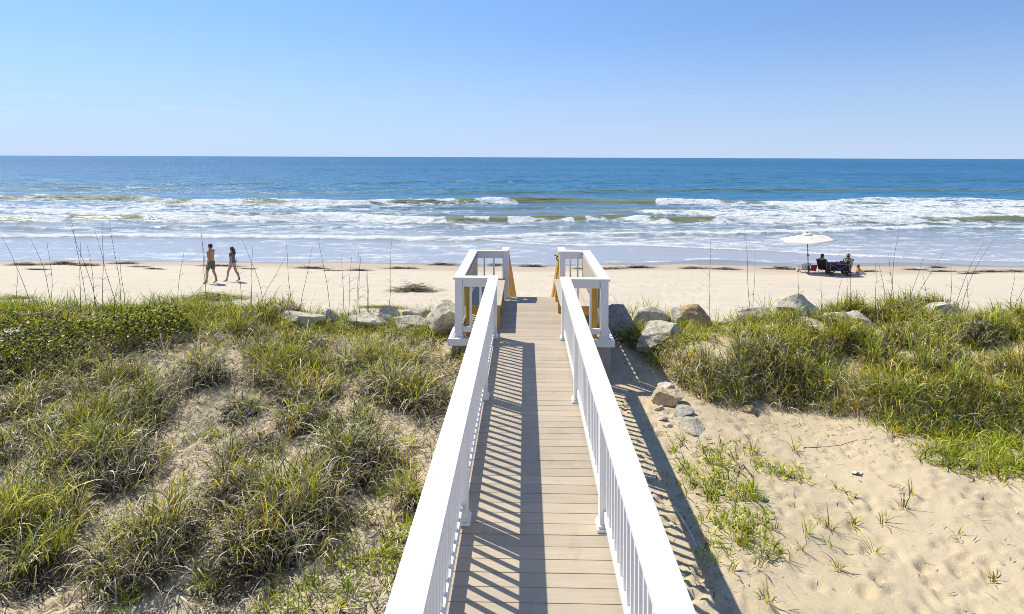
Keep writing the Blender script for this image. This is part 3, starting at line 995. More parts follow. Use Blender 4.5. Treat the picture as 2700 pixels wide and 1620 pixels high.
def scatter(n, x0, x1, y0, y1):
    return zip(RNG.uniform(x0, x1, n), RNG.uniform(y0, y1, n))


GAPS = [(-4.4, 9.1, .65, .45), (-3.9, 8.4, .5, .5), (-2.6, 8.0, .35, .3), (-3.2, 6.4, .45, .3)]


def left_density(x, y):
    x = np.asarray(x, float); y = np.asarray(y, float)
    d = .56 + .54 * sstep(8.0, 9.8, y) - .08 * (1 - sstep(4, 6, y))
    d = d + (fbm(x * .8, y * .8, 61, 3) - .5) * 2.0 * (1 - .5 * sstep(9.6, 10.6, y))
    for gx_, gy_, a, b in GAPS:
        d = d - .9 * np.exp(-((x - gx_) / a) ** 2 - ((y - gy_) / b) ** 2)
    d = d - np.clip(y - 12.4, 0, None) * .9
    d = np.where((x > -9) & (x < -5.6) & (y > 9.1) & (y < 10.5), d * .45, d)
    d = np.where((y > 11.2) & (x > -4.3) & (x < -1.1), d * .7, d)
    return d * (1 - .5 * np.exp(-((x + 1.3) / .5) ** 2) * (y < 8.8))


def by_rock(x, y, a=.62):
    return any(abs(x - rx) < a * rw and -.75 < y - ry < .5 for rx, ry, rw in ROCKS)


gl = Blades()
for x, y in scatter(6200, -13.5, -.7, 3.0, 14.2):
    if abs(x) > y * .92 + 1.2 or in_walk(x, y): continue
    d = float(left_density(x, y))
    low = y < 8.4 + .8 * math.sin(x * 1.3)
    if RNG.random() > (d * .66 if low else d): continue
    crest_ = float(sstep(10.0, 11.6, y))
    live = np.clip(.15 + .56 * crest_ + (float(fbm(x * .9, y * .9, 66, 2)) - .5) * 1.3, .04, .92)
    big = float(fbm(x * 1.1, y * 1.1, 68, 2))
    if low:
        L = RNG.uniform(.09, .22) * (.6 + .8 * big); n = int(RNG.integers(6, 18)); sp = 1.6
    else:
        L = RNG.uniform(.20, .40) * (.5 + .9 * big); n = int(RNG.integers(20, 44)); sp = 1.15
    if by_rock(x, y): L *= .55
    gl.tuft(x, y, RNG.uniform(.07, .2), n, L, live, w=.007 if low else .0085, live_w=(.6, .4) if crest_ < .5 else (.7, .3), live_names=('green', 'yellow') if crest_ < .5 else ('green', 'bright'), spread=sp)
for rx, ry, rw in ROCKS:      # grass grown up around every crest boulder
    for k in range(int(16 + 20 * rw)):
        b_ = gl if rx < 0 else None
        x = rx + RNG.uniform(-.62, .62) * rw; y = ry - RNG.uniform(.12, .5)
        if b_ is None or in_walk(x, y): continue
        b_.tuft(x, y, .09, int(RNG.integers(14, 28)), RNG.uniform(.16, .32), RNG.uniform(.3, .85), live_names=('green', 'bright', 'yellow'), live_w=(.5, .2, .3), w=.008, spread=1.3)
pts = []
for k in range(900):      # separate shaggy tussocks down the slope
    y = RNG.uniform(4.2, 9.2); x = RNG.uniform(-y * .95 - .6, -1.35)
    if any((x - a) ** 2 + (y - b) ** 2 < c for a, b, c in pts) or float(left_density(x, y)) < .38: continue
    pts.append((x, y, RNG.uniform(.6, 1.3)))
    gl.clump(x, y, RNG.uniform(.2, .40), RNG.uniform(.06, .18), 210, RNG.uniform(.20, .36), RNG.uniform(.0, .30), w=.0078)
for k in range(80):       # shaggy mounds merging along the upper slope
    x, y = RNG.uniform(-11.5, -1.4), RNG.uniform(8.8, 12.0)
    if in_walk(x - .3, y) or in_walk(x + .4, y) or float(left_density(x, y)) < .45 or (-9 < x < -5.9 and 9.0 < y < 10.5): continue
    if (y > 11 and -4.3 < x < -1.1) or by_rock(x, y + .3, .8): continue
    gl.clump(x, y, RNG.uniform(.28, .5), RNG.uniform(.06, .2), 270, RNG.uniform(.28, .44), RNG.uniform(.1, .7), w=.0082)
for px_, py_ in ((60, 1010), (165, 1000), (30, 1090), (130, 1120), (250, 1040), (20, 1190), (300, 1010), (90, 1060)):   # tussocks below the shrub
    p = hit(px_, py_); gl.clump(p[0], p[1], .4, .1, 230, .42, .3, w=.008)
for x, y in scatter(260, -13, -.8, 11.4, 13.3):   # wispy taller spikes along the crest
    if in_walk(x, y) or by_rock(x, y) or (-4.3 < x < -3.0) or (-2.6 < x < -1.1 and RNG.random() < .6): continue
    gl.tuft(x, y, .12, int(RNG.integers(6, 16)), RNG.uniform(.28, .62), .92, live_names=('green', 'bright', 'yellow'), live_w=(.40, .30, .3), w=.008, spread=.9, droop=.7)
o = gl.build('dune_grass', M_grass)
tag(o, 'tangled green and straw coloured dune grass covering the slope left of the boardwalk', 'dune grass', kind='stuff')


def right_density(x, y):
    x = np.asarray(x, float); y = np.asarray(y, float)
    d = .95 * sstep(.0, .3, y - bank_foot(x))
    d = d * .95 + (fbm(x * .9, y * .9, 71, 3) - .5) * 2.0 * d
    d = d - np.clip(y - 12.3, 0, None) * .9
    d = np.where((x < 1.75) & (y < 11.0), d - .4, d)
    return np.where((y > 11.3) & (x < 5.6), d * .7, d)


gr_ = Blades()
for x, y in scatter(3300, 1.25, 13.5, 7.6, 14.2):
    if abs(x) > y * .9 + 1.2 or in_walk(x, y): continue
    if RNG.random() > float(right_density(x, y)) * .72: continue
    if by_rock(x, y) and RNG.random() < .75: continue
    live = np.clip(.55 + (float(fbm(x * .9, y * .9, 76, 2)) - .5) * 1.6, .05, .92)
    big = float(fbm(x * 1.1, y * 1.1, 78, 2))
    gr_.tuft(x, y, RNG.uniform(.08, .2), int(RNG.integers(18, 42)), RNG.uniform(.18, .36) * (.5 + .9 * big), live, w=.008, live_names=('green', 'bright', 'yellow'), live_w=(.5, .12, .38), spread=1.4)
for rx, ry, rw in ROCKS:
    for k in range(int(16 + 20 * rw)):
        x = rx + RNG.uniform(-.62, .62) * rw; y = ry - RNG.uniform(.12, .5)
        if rx < 0 or in_walk(x, y) or (x < 2.0 and y < 10.9): continue
        gr_.tuft(x, y, .09, int(RNG.integers(14, 28)), RNG.uniform(.16, .32), RNG.uniform(.3, .85), live_names=('green', 'bright', 'yellow'), live_w=(.5, .2, .3), w=.008, spread=1.3)
for k in range(105):      # shaggy mounds on the bank
    x, y = RNG.uniform(1.8, 11.5), RNG.uniform(8.2, 12.2)
    f = float(bank_foot(x))
    if y < f + .32 or x > y * .85 + 1 or (y > 11.2 and x < 5.6) or by_rock(x, y + .3, .8): continue
    gr_.clump(x, y, RNG.uniform(.25, .5), RNG.uniform(.10, .30), 300, RNG.uniform(.26, .42), RNG.uniform(.2, .95), w=.008)
for x, y in scatter(200, 1.4, 13, 11.3, 13.2):
    if by_rock(x, y) or (x < 5.4 and RNG.random() < .5): continue
    gr_.tuft(x, y, .1, int(RNG.integers(8, 20)), RNG.uniform(.26, .52), .9, live_names=('green', 'bright', 'yellow'), live_w=(.42, .28, .3), w=.008, spread=.9, droop=.8)
for k in range(26):       # close the cover over the middle of the bank
    p = hit(RNG.uniform(1880, 2500), RNG.uniform(835, 935))
    if 9.6 < p[1] < 12.2: gr_.clump(p[0], p[1], .32, .1, 210, .3, RNG.uniform(.3, .8), w=.008)
# shaggy fringe hanging over the scarp
for k in range(400):
    x = RNG.uniform(1.75, 8.6); y = float(bank_foot(x)) + RNG.uniform(.0, .55)
    gr_.tuft(x, y, .13, 30, RNG.uniform(.25, .42), .40, w=.008, spread=1.4)
o = gr_.build('dune_grass', M_grass)
tag(o, 'thick olive dune grass on the bank and crest right of the boardwalk', 'dune grass', kind='stuff')

# single big clumps on the left slope: (photo column, row, radius, height, blades, live share)
CL = [
    (288, 1262, .40, .55, 330, .22, 'large grey-brown clump with few green blades on the left slope, below the shrub'),
    (46, 1425, .42, .62, 330, .75, 'tall green clump cut by the left edge of the photo'),
    (372, 1500, .44, .52, 380, .30, 'wide tan clump near the bottom edge, second big one from the left'),
    (760, 1405, .46, .58, 430, .35, 'biggest shaggy clump in the middle of the left slope'),
    (911, 1235, .40, .52, 360, .28, 'grey clump high on the slope closest to the left railing'),
    (80, 1545, .30, .45, 190, .55, 'small arching clump in the bottom left corner'),
    (190, 1235, .34, .50, 260, .45, 'mixed green and tan clump behind the large grey-brown one'),
    (690, 1480, .30, .42, 220, .35, 'flattened clump directly in front of the biggest shaggy one'),
    (511, 1020, .36, .60, 320, .12, 'dry grey clump beside the bare sand patch at mid slope'),
    (345, 1095, .36, .55, 300, .30, 'drooping straw clump just right of the dark shrub'),
    (217, 1160, .32, .45, 240, .45, 'low tangled clump below the dark shrub'),
    (801, 1065, .36, .50, 300, .30, 'straw clump in the middle of the slope with curled dry blades'),
    (1018, 1050, .34, .50, 280, .18, 'pale bleached clump upslope beside the left railing'),
    (811, 1135, .30, .42, 230, .25, 'dark shaded clump below the curled straw clump'),
    (708, 1015, .28, .45, 200, .55, 'green tinged clump at the right edge of the bare sand patch'),
    (1100, 1075, .28, .45, 190, .65, 'yellow-green clump close against the left railing, upper of two'),
    (1085, 1350, .12, .45, 60, .9, 'narrow upright green sprig against the left railing, lower of two'),
    (590, 1330, .30, .38, 200, .40, 'low sparse clump between the two rows of big clumps'),
]
for px, py, rad, L, n, live, lab in CL:
    p = hit(px, py)
    b = Blades(); b.clump(p[0], p[1] + .1, rad * 1.2, .10 + rad * .25, n * 1.9, L * .95, live * .5, w=.008)
    b.tuft(p[0], p[1] + .12, rad * .5, int(n * .16), L * 1.15, min(1, live + .45), dome=.1, w=.008, spread=.9)
    o = b.build('grass_clump', M_grass, origin=tuple(p)); tag(o, lab, 'grass clump', 'big grass clumps on the left slope')

# shade painted into the sand colour under the tussocks and the shrub
_clump_shade = np.zeros_like(GX)
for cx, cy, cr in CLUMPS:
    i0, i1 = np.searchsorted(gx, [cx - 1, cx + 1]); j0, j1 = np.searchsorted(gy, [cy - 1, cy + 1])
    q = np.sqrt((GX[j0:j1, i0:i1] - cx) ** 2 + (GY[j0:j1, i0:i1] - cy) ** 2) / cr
    _clump_shade[j0:j1, i0:i1] = np.maximum(_clump_shade[j0:j1, i0:i1], 1 - sstep(.5, 1.1, q))
_shrub_shade = np.zeros_like(GX)
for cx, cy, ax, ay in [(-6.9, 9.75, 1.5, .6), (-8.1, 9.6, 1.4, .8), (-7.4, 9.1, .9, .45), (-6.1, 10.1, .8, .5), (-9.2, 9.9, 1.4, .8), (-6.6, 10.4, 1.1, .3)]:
    _shrub_shade = np.maximum(_shrub_shade, 1 - sstep(.7, 1.05, np.sqrt(((GX - cx) / ax) ** 2 + ((GY - cy) / ay) ** 2)))
_at = sand.data.attributes.new('veg_shade', 'FLOAT', 'POINT')
_at.data.foreach_set('value', np.maximum(_clump_shade, _shrub_shade).astype(np.float32).ravel())

# bright green weeds
def weeds(cs, n, name, lab, L=.16, dens=.9):
    b = Blades()
    for px, py, r, k in cs:
        p = hit(px, py)
        for j in range(int(k * dens)):
            a = RNG.random() * 2 * PI; q = 1.1 * r * math.sqrt(RNG.random())
            x, y = p[0] + q * math.cos(a), p[1] + q * math.sin(a)
            if in_walk(x, y): continue
            b.tuft(x, y, .05, n, L * RNG.uniform(.6, 1.3), .82, live_names=('bright', 'green', 'yellow'), live_w=(.55, .25, .2), w=.0085, spread=2.2)
    o = b.build(name, M_grass); return tag(o, lab, 'weeds', kind='stuff')


weeds([(1046, 1450, .22, 14), (976, 1520, .22, 16), (855, 1600, .2, 12), (744, 1590, .2, 10), (567, 1525, .15, 8), (493, 1435, .15, 8), (502, 1285, .2, 10), (553, 1170, .2, 9), (428, 1205, .15, 7), (1060, 1395, .15, 8), (330, 1570, .2, 8), (640, 1235, .2, 7), (690, 1330, .2, 6), (890, 1400, .3, 9), (950, 1330, .25, 7), (1010, 1270, .25, 7), (840, 1500, .2, 6), (1060, 1180, .3, 8)],
      16, 'weed_patch', 'bright green low weeds scattered over the sandy left slope')
weeds([(1900, 1260, .32, 34), (1940, 1330, .30, 30), (1960, 1400, .26, 24), (1880, 1215, .2, 12), (2040, 1240, .18, 12), (2090, 1250, .16, 8), (1830, 1230, .2, 8), (1985, 1440, .2, 10), (1970, 1200, .3, 12), (1800, 1180, .2, 7), (1850, 1300, .25, 9), (1870, 1400, .2, 6), (1900, 1480, .2, 6)],
      13, 'weed_patch', 'bright green weeds on the sand beside the railing shadow')
weeds([(2640, 1190, .55, 46), (2560, 1220, .4, 26), (2680, 1140, .5, 30), (2480, 1140, .3, 12), (2480, 1205, .25, 12), (2680, 1235, .3, 18), (2590, 1160, .3, 16), (2420, 1115, .3, 12), (2350, 1130, .25, 8)],
      15, 'weed_patch', 'lush bright green weeds at the right edge below the bank', .24, 1.7)

# small sprigs standing alone on the open sand
SPR = [(940, 800), (860, 600), (1055, 630), (1130, 540), (1350, 560), (1210, 590), (1265, 340), (1340, 390), (1685, 460), (1740, 370), (1495, 760), (750, 860), (790, 1060), (1200, 700), (1260, 860), (1560, 560), (1020, 720), (1590, 320), (980, 90), (2270, 930), (2040, 640), (560, 870)]
SPR = sorted([(1700 + a / 2.474, 1150 + b / 2.474) for a, b in SPR])
for i, (px, py) in enumerate(SPR):
    p = hit(px, py + 6)
    b = Blades(); n = int(RNG.integers(7, 16))
    b.tuft(p[0], p[1], .035, n, RNG.uniform(.16, .27), .85, live_names=('green', 'bright', 'yellow'), live_w=(.5, .2, .3), w=.0075, spread=1.4)
    o = b.build('grass_sprig', M_grass, origin=tuple(p))
    tag(o, 'little green sprig alone on bare sand, %s of the lone sprigs' % place_word(i, len(SPR)), 'grass sprig', 'lone grass sprigs on the open sand')

# dark leafy shrub sprawling on the left
def leaf_mass(cs, n, name, lab, size=.05, h=.38):
    V = []; Fc = []; C = []
    k0 = 0
    out = [(-.5, 0), (-.25, .32), (.15, .36), (.5, 0), (.15, -.36), (-.25, -.32)]
    for j in range(n):
        cx, cy, ax, ay = cs[j % len(cs)]
        a = RNG.random() * 2 * PI; q = math.sqrt(RNG.random()) * (1 if RNG.random() < .86 else RNG.uniform(1, 1.5))
        x = cx + ax * q * math.cos(a); y = cy + ay * q * math.sin(a)
        hm = h * max(.08, 1 - q * q * .7) * (.55 + .9 * float(fbm(x * 1.6, y * 1.6, 81, 3)))
        z = float(ground(x, y)) + hm * RNG.uniform(.25, 1.0) ** .5
        s = size * RNG.uniform(.6, 1.3)
        nrm = Vector((RNG.normal(-.2, .7), RNG.normal(0, .7), 1)).normalized()
        t = nrm.cross(Vector((math.cos(a * 7), math.sin(a * 7), .1))).normalized(); u = nrm.cross(t)
        pts = [Vector((x, y, z)) + t * (p[0] * s) + u * (p[1] * s) - nrm * (abs(p[1]) * s * -.25) for p in out]
        V += [tuple(p) for p in pts]
        Fc += [(k0, k0 + 1, k0 + 2, k0 + 3), (k0, k0 + 3, k0 + 4, k0 + 5)]
        g = RNG.random()
        c = np.array([.02, .03, .007]) * (1 - g) + np.array([.50, .50, .055]) * g ** 1.8
        C += [c] * 6; k0 += 6
    o = np_mesh(name, V, Fc, M_leaf, None, np.array(C))
    return tag(o, lab, 'shrub')


leaf_mass([(-6.9, 9.75, 1.5, .6), (-8.1, 9.6, 1.4, .8), (-7.4, 9.1, .9, .45), (-6.1, 10.1, .8, .5), (-9.2, 9.9, 1.4, .8), (-6.6, 10.4, 1.1, .3)], 11000, 'creeping_shrub', 'dark green small-leaved shrub sprawling among the grass at the left edge', .042, .5)

# dead bits lying about on the sand
def litter(n, xr, yr, dens, name, lab, cols, Lr=(.04, .16), dark=.3):
    xs = RNG.uniform(*xr, n); ys = RNG.uniform(*yr, n)
    keep = np.array([(not in_walk(a, b)) and RNG.random() < dens(a, b) for a, b in zip(xs, ys)])
    xs = xs[keep]; ys = ys[keep]; n = len(xs)
    L = RNG.uniform(*Lr, n)
    base = np.stack([xs, ys, ground(xs, ys) + RNG.uniform(-.002, .022, n)], -1)
    col, _ = palette(('dead', 'grey'), cols, n)
    dk = RNG.random(n) < dark; col[dk] *= .33
    V, Fc, C = blade_mesh(base, RNG.random(n) * 2 * PI, L, RNG.uniform(1.2, 1.6, n), RNG.normal(0.05, .35, n), RNG.uniform(.004, .009, n), col)
    o = np_mesh(name, V, Fc, M_litter, None, C); return tag(o, lab, 'plant litter', kind='stuff')


litter(78000, (-10, -.7), (3, 10.5), lambda x, y: (abs(x) < y * .92 + .6) * np.clip(.45 + 1.5 * (float(fbm(x * 1.1, y * 1.1, 91, 3)) - .38), .12, 1), 'plant_litter', 'dry broken grass bits littering the sand left of the boardwalk', (.5, .5), (.05, .2), .42)
litter(14000, (.9, 9), (3, 10.8), lambda x, y: (abs(x) < y * .92 + .6) * np.clip(.16 + .9 * math.exp(-((y - float(bank_foot(x)) + .3) / .8) ** 2) + .5 * math.exp(-((x - 1.6) / .6) ** 2), 0, 1) * (.35 + .65 * (float(fbm(x * 1.3, y * 1.3, 93, 2)) > .5)), 'plant_litter', 'dark dry grass bits scattered on the sand right of the boardwalk', (.5, .5), (.03, .11), .5)

litter(1500, (-22, 24), (19, 35), lambda x, y: (abs(x) < y * .85) * (.25 + .75 * (float(fbm(x * .2, y * .5, 97, 2)) > .52)), 'beach_debris', 'thin dark scraps of dried seaweed scattered over the dry beach', (.5, .5), (.08, .34), .6)

# ------------------------------------------------------------------ tall stalks on the crest
M_stalk = simple('dry_stalk', (.13, .095, .055), .8, .3, 5)
SL = [(205, 1030, 0, 590), (340, 960, 230, 610), (345, 965, 308, 630), (570, 1010, 480, 460), (640, 1010, 430, 525), (672, 1030, 667, 500), (770, 1030, 590, 555), (800, 990, 690, 515), (815, 985, 800, 735), (1148, 1035, 1197, 700), (1350, 1035, 1290, 530), (1350, 1000, 1335, 590), (1590, 1010, 1522, 690), (1635, 1035, 1645, 650), (1725, 1035, 1590, 610), (1660, 1035, 1885, 715), (1905, 1035, 1850, 630), (1955, 1000, 2040, 670), (2175, 990, 2065, 605), (2240, 980, 2240, 690), (2320, 930, 2345, 690), (2270, 960, 2290, 735), (1190, 1035, 1385, 870), (120, 990, 85, 820), (525, 900, 520, 640), (625, 930, 595, 650), (2410, 980, 2390, 830)]
SL = [(a / 2.474, 380 + b / 2.474, c / 2.474, 380 + d / 2.474) for a, b, c, d in SL] + [(900 + a / 2.749, 380 + b / 2.749, 900 + c / 2.749, 380 + d / 2.749) for a, b, c, d in ((345, 1150, 372, 700), (130, 1110, 135, 770), (200, 1120, 180, 930))]
SR = [(420, 1035, 427, 640), (685, 1000, 665, 560), (708, 1000, 710, 700), (998, 990, 1004, 830), (1150, 1010, 1165, 865), (1245, 1000, 1268, 865), (1328, 1000, 1322, 875), (1353, 1010, 1350, 760), (1510, 1010, 1488, 760), (1580, 1030, 1530, 770), (1600, 1010, 1630, 580), (1690, 1000, 1840, 740), (1740, 1000, 1930, 700), (1870, 1030, 1810, 850), (1990, 1030, 2005, 800), (2015, 1010, 2180, 640), (2050, 1010, 2280, 620), (2100, 1030, 2130, 890), (2380, 1030, 2440, 850), (2400, 1030, 2470, 870), (1635, 1000, 1612, 720)]
SR = [(1700 + a / 2.474, 380 + b / 2.474, 1700 + c / 2.474, 380 + d / 2.474) for a, b, c, d in SR]


def stalks(S, where):
    S = sorted(S, key=lambda s: s[2])
    for i, (bx, by, tx, ty) in enumerate(S):
        Y = RNG.uniform(11.2, 12.6)
        d = ray(bx, by); X = d[0] / d[1] * Y
        z0 = float(ground(X, Y)) - .03
        dt = ray(tx, ty); t = Y / dt[1]
        X1, Z1 = dt[0] * t, CAMZ + dt[2] * t
        lean = tx - bx
        pts = []; rad = []
        bend = RNG.uniform(.05, .4) * (1 if abs(lean) > 12 else .3)
        for k in range(9):
            s = k / 8
            q = s ** (1 + bend * 2)
            pts.append((X + (X1 - X) * q + .01 * math.sin(9 * s + i) - X, RNG.normal(0, .004) + .12 * s * s * math.sin(i * 2.1), (Z1 - z0) * s))
            rad.append(.0056 * (1 - .6 * s))
        mb = MB(); mb.tube(pts, rad, 5)
        for k in range(int(RNG.integers(1, 4))):      # short broken leaves at the nodes
            s = int(RNG.integers(2, 6)); p = Vector(pts[s]); sg = RNG.choice([-1, 1])
            mb.tube([p, p + Vector((sg * .05, .01, .05)), p + Vector((sg * .12, .02, .045 + RNG.normal(0, .03)))], [.003, .0028, .001], 4)
        o = mb.build('grass_stalk', M_stalk); o.location = (X, Y, z0)
        h = 'tall' if Z1 - z0 > 1.15 else ('short' if Z1 - z0 < .75 else 'thin')
        ln = 'leaning left' if lean < -14 else ('leaning right' if lean > 14 else 'almost upright')
        tag(o, '%s dry stalk %s, %s, on the dune %s of the boardwalk' % (h, ln, place_word(i, len(S)), where), 'grass stalk', 'dry stalks rising above the dune grass')


stalks(SL, 'left'); stalks(SR, 'right')

# ------------------------------------------------------------------ seaweed wrack on the beach
def wrack(x0, x1, py, lab, thick=1.0, green=0.0, hgt=.16, n=None, name='seaweed_pile', depth=.5):
    a = hit(x0, py); b = hit(x1, py)
    c = (a + b) / 2; w = max(.4, np.linalg.norm(b - a))
    n = n or int(90 + 150 * w * thick)
    u = RNG.normal(0, .27, n).clip(-.6, .6) * w; u = u + RNG.normal(0, .06) * w; v = RNG.normal(0, .27, n) * depth * thick + .18 * depth * np.sin(u * 3.1 / w + RNG.random() * 6)
    hh = hgt * thick * np.exp(-(u / (w * .3)) ** 2 - (v / (depth * .45 * thick + .01)) ** 2)
    bx = c[0] + u; by = c[1] + v
    bz = ground(bx, by) + .004 + hh * RNG.random(n)
    az = np.where(RNG.random(n) < .5, 0, PI) + RNG.normal(0, .26, n)
    L = RNG.uniform(.2, .65, n) * (.6 + .4 * min(1.5, w))
    col, _ = palette(('dead', 'grey'), (.5, .5), n)
    col *= np.where(RNG.random((n, 1)) < .7, .30, .8)
    g = RNG.random(n) < green
    col[g] = PAL['yellow'][1] * np.array([.55, .6, .4])
    V, Fc, C = blade_mesh(np.stack([bx, by, bz], -1), az, L, RNG.uniform(1.36, 1.62, n), RNG.normal(0.08, .12, n), RNG.uniform(.012, .03, n), col)
    V[:, 2] = np.maximum(V[:, 2], ground(V[:, 0], V[:, 1]) + .003)
    o = np_mesh(name, V - c, Fc, M_litter, None, C); o.location = tuple(c)
    return tag(o, lab, 'seaweed', 'seaweed piles washed up on the beach')


def c3(a): return a / 2.474
WL = [(c3(60), c3(265), 700, 1), (c3(315), c3(520), 698, 1.2), (c3(500), c3(632), 701, .9), (c3(190), c3(290), 712, .35), (c3(755), c3(905), 696, .8), (c3(860), c3(960), 704.5, .3), (c3(970), c3(1060), 710.5, .35), (c3(1297), c3(1575), 702.5, .55), (c3(1575), c3(1650), 710, .25), (c3(1925), c3(2115), 708.5, .6), (c3(2280), c3(2415), 714, .4), (c3(2130), c3(2205), 714, .2),
      (900 + 335 / 2.749, 900 + 515 / 2.749, 708.5, .6), (900 + 650 / 2.749, 900 + 820 / 2.749, 699.5, .9), (900 + 1085 / 2.749, 900 + 1145 / 2.749, 699.5, .8), (900 + 1320 / 2.749, 900 + 1470 / 2.749, 703.5, .9)]
WR = [(900 + 1710 / 2.749, 900 + 1755 / 2.749, 710, .6), (900 + 1890 / 2.749, 900 + 2020 / 2.749, 710, .6), (900 + 2050 / 2.749, 900 + 2260 / 2.749, 707, .9), (1700 + c3(250), 1700 + c3(390), 709, .7), (1700 + c3(450), 1700 + c3(585), 711, .7), (1700 + c3(805), 1700 + c3(990), 710.5, 1), (1700 + c3(1430), 1700 + c3(1515), 717, .6), (1700 + c3(1720), 1700 + c3(1815), 712, .6), (1700 + c3(1865), 1700 + c3(1945), 707, .8), (1700 + c3(1885), 1700 + c3(1990), 716.5, .5), (1700 + c3(2150), 1700 + c3(2350), 718, .6), (1700 + c3(2060), 1700 + c3(2165), 722, .3), (1700 + c3(2340), 1700 + c3(2480), 717.5, .7)]
for W, where in ((WL, 'left'), (WR, 'right')):
    W = sorted(W, key=lambda s: (s[0] + s[1]))
    for i, (a, b, py, th) in enumerate(W):
        kind = 'thick dark heap' if th >= .8 else ('flat dark strip' if th >= .5 else 'thin dark streak')
        mid = 'piles left of the stairs' if where == 'left' else 'piles right of the stairs'
        wrack(a, b, py, '%s of seaweed, %s among %s' % (kind, place_word(i, len(W)), mid), th)
wrack(480, 625, 789, 'wide greenish mat of seaweed on dry sand below the two walkers', 1.3, .5, .2, 800, depth=1.0)
wrack(1048, 1140, 768, 'heap of brown reeds and seaweed on dry sand left of the bench bay', 1.2, .12, .3, 520, depth=.8)
wrack(0, 80, 786, 'olive strip of seaweed behind the crest at the left edge', .8, .6, .12, 200, depth=.7)
wrack(960, 1060, 812, 'olive strip of seaweed behind the flat topped rock', .8, .6, .1, 200, depth=.5)

# ------------------------------------------------------------------ bits on the open sand
M_drift = simple('driftwood', (.62, .57, .48), .8, .2, 8)
M_twig = simple('dark_twig', (.11, .08, .055), .8, .3, 8)


def stick(pts, rad, name, lab, m, cat):
    P = [hit(*p) for p in pts]; o0 = P[0]
    mb = MB(); mb.tube([tuple(p - o0 + np.array([0, 0, rad * .8])) for p in P], [rad * (1 - .5 * k / (len(P) - 1)) for k in range(len(P))], 6)
    o = mb.build(name, m); o.location = tuple(o0); return tag(o, lab, cat)


stick([(1700 + 190 / 2.474, 1150 + 470 / 2.474), (1700 + 250 / 2.474, 1150 + 560 / 2.474), (1700 + 300 / 2.474, 1150 + 650 / 2.474), (1700 + 342 / 2.474, 1150 + 735 / 2.474)], .014, 'driftwood_stick', 'bleached white stick lying beside the right railing shadow', M_drift, 'stick')
stick([(2120, 1182), (2180, 1180), (2215, 1176), (2250, 1165), (2300, 1158)], .005, 'twig', 'long thin dark twig lying across the sand below the bank', M_twig, 'twig')
stick([(1985, 1262), (1960, 1228), (1950, 1240), (1945, 1258)], .009, 'twig', 'crooked brown twig among the weeds beside the railing', M_twig, 'twig')
stick([(900, 1530), (935, 1520), (965, 1512)], .012, 'driftwood_stick', 'pale broken stick on the left slope near the railing', M_drift, 'stick')


def scrap(px, py, col, lab, s=.045):
    p = hit(px, py); m = simple('scrap_' + str(int(px)), col, .5, .2, 10)
    bm = bmesh.new(); bmesh.ops.create_grid(bm, x_segments=5, y_segments=5, size=s)
    for v in bm.verts: v.co.z = abs(math.sin(v.co.x * 60 + 1) * .018 + math.cos(v.co.y * 75) * .016) + .004
    r = bmesh.ops.solidify(bm, geom=bm.faces[:], thickness=.003)
    me = bpy.data.meshes.new('scrap'); bm.to_mesh(me); bm.free()
    o = link('scrap', me, m); o.location = tuple(p); o.rotation_euler = (.3, .2, px); return tag(o, lab, 'litter')


scrap(2007, 1317, (.10, .30, .45), 'crumpled blue scrap of plastic on the bare sand')
scrap(1899, 1303, (.62, .75, .42), 'crumpled pale green scrap among the weeds', .05)
scrap(2258, 1251, (.75, .72, .68), 'small white scrap lying on the open sand', .05)

# ------------------------------------------------------------------ people and their things
def skin_body(name, nodes, edges, m, parent, sub=2):
    """nodes: {key: (x,y,z,r)}; first key is the root"""
    keys = list(nodes); me = bpy.data.meshes.new(name)
    me.from_pydata([nodes[k][:3] for k in keys], [(keys.index(a), keys.index(b)) for a, b in edges], [])
    o = bpy.data.objects.new(name, me); COL.objects.link(o)
    md = o.modifiers.new('s', 'SKIN'); md.use_smooth_shade = True
    for k, d in zip(keys, me.skin_vertices[0].data):
        r = nodes[k][3]; d.radius = (r, r) if not isinstance(r, tuple) else r
    me.skin_vertices[0].data[0].use_root = True
    s = o.modifiers.new('b', 'SUBSURF'); s.levels = sub; s.render_levels = sub
    dg = bpy.context.evaluated_depsgraph_get()
    me2 = bpy.data.meshes.new_from_object(o.evaluated_get(dg)); me2.name = name
    bpy.data.objects.remove(o); bpy.data.meshes.remove(me)
    me2.polygons.foreach_set('use_smooth', np.ones(len(me2.polygons), bool))
    me2.materials.clear()
    return link(name, me2, m, parent)


M_skin = simple('skin_tan', (.42, .235, .14), .55, .08, 6)
M_skin2 = simple('skin_light', (.52, .31, .20), .55, .08, 6)
M_hair = simple('dark_hair', (.03, .022, .018), .5, .3, 20)
M_hairb = simple('brown_hair', (.16, .09, .045), .5, .3, 20)
M_grey = simple('grey_cloth', (.11, .11, .10), .85, .15, 12)
M_bluegrey = simple('bluegrey_cloth', (.30, .34, .40), .85, .15, 12)
M_slate = simple('slate_cloth', (.12, .125, .15), .85, .15, 12)


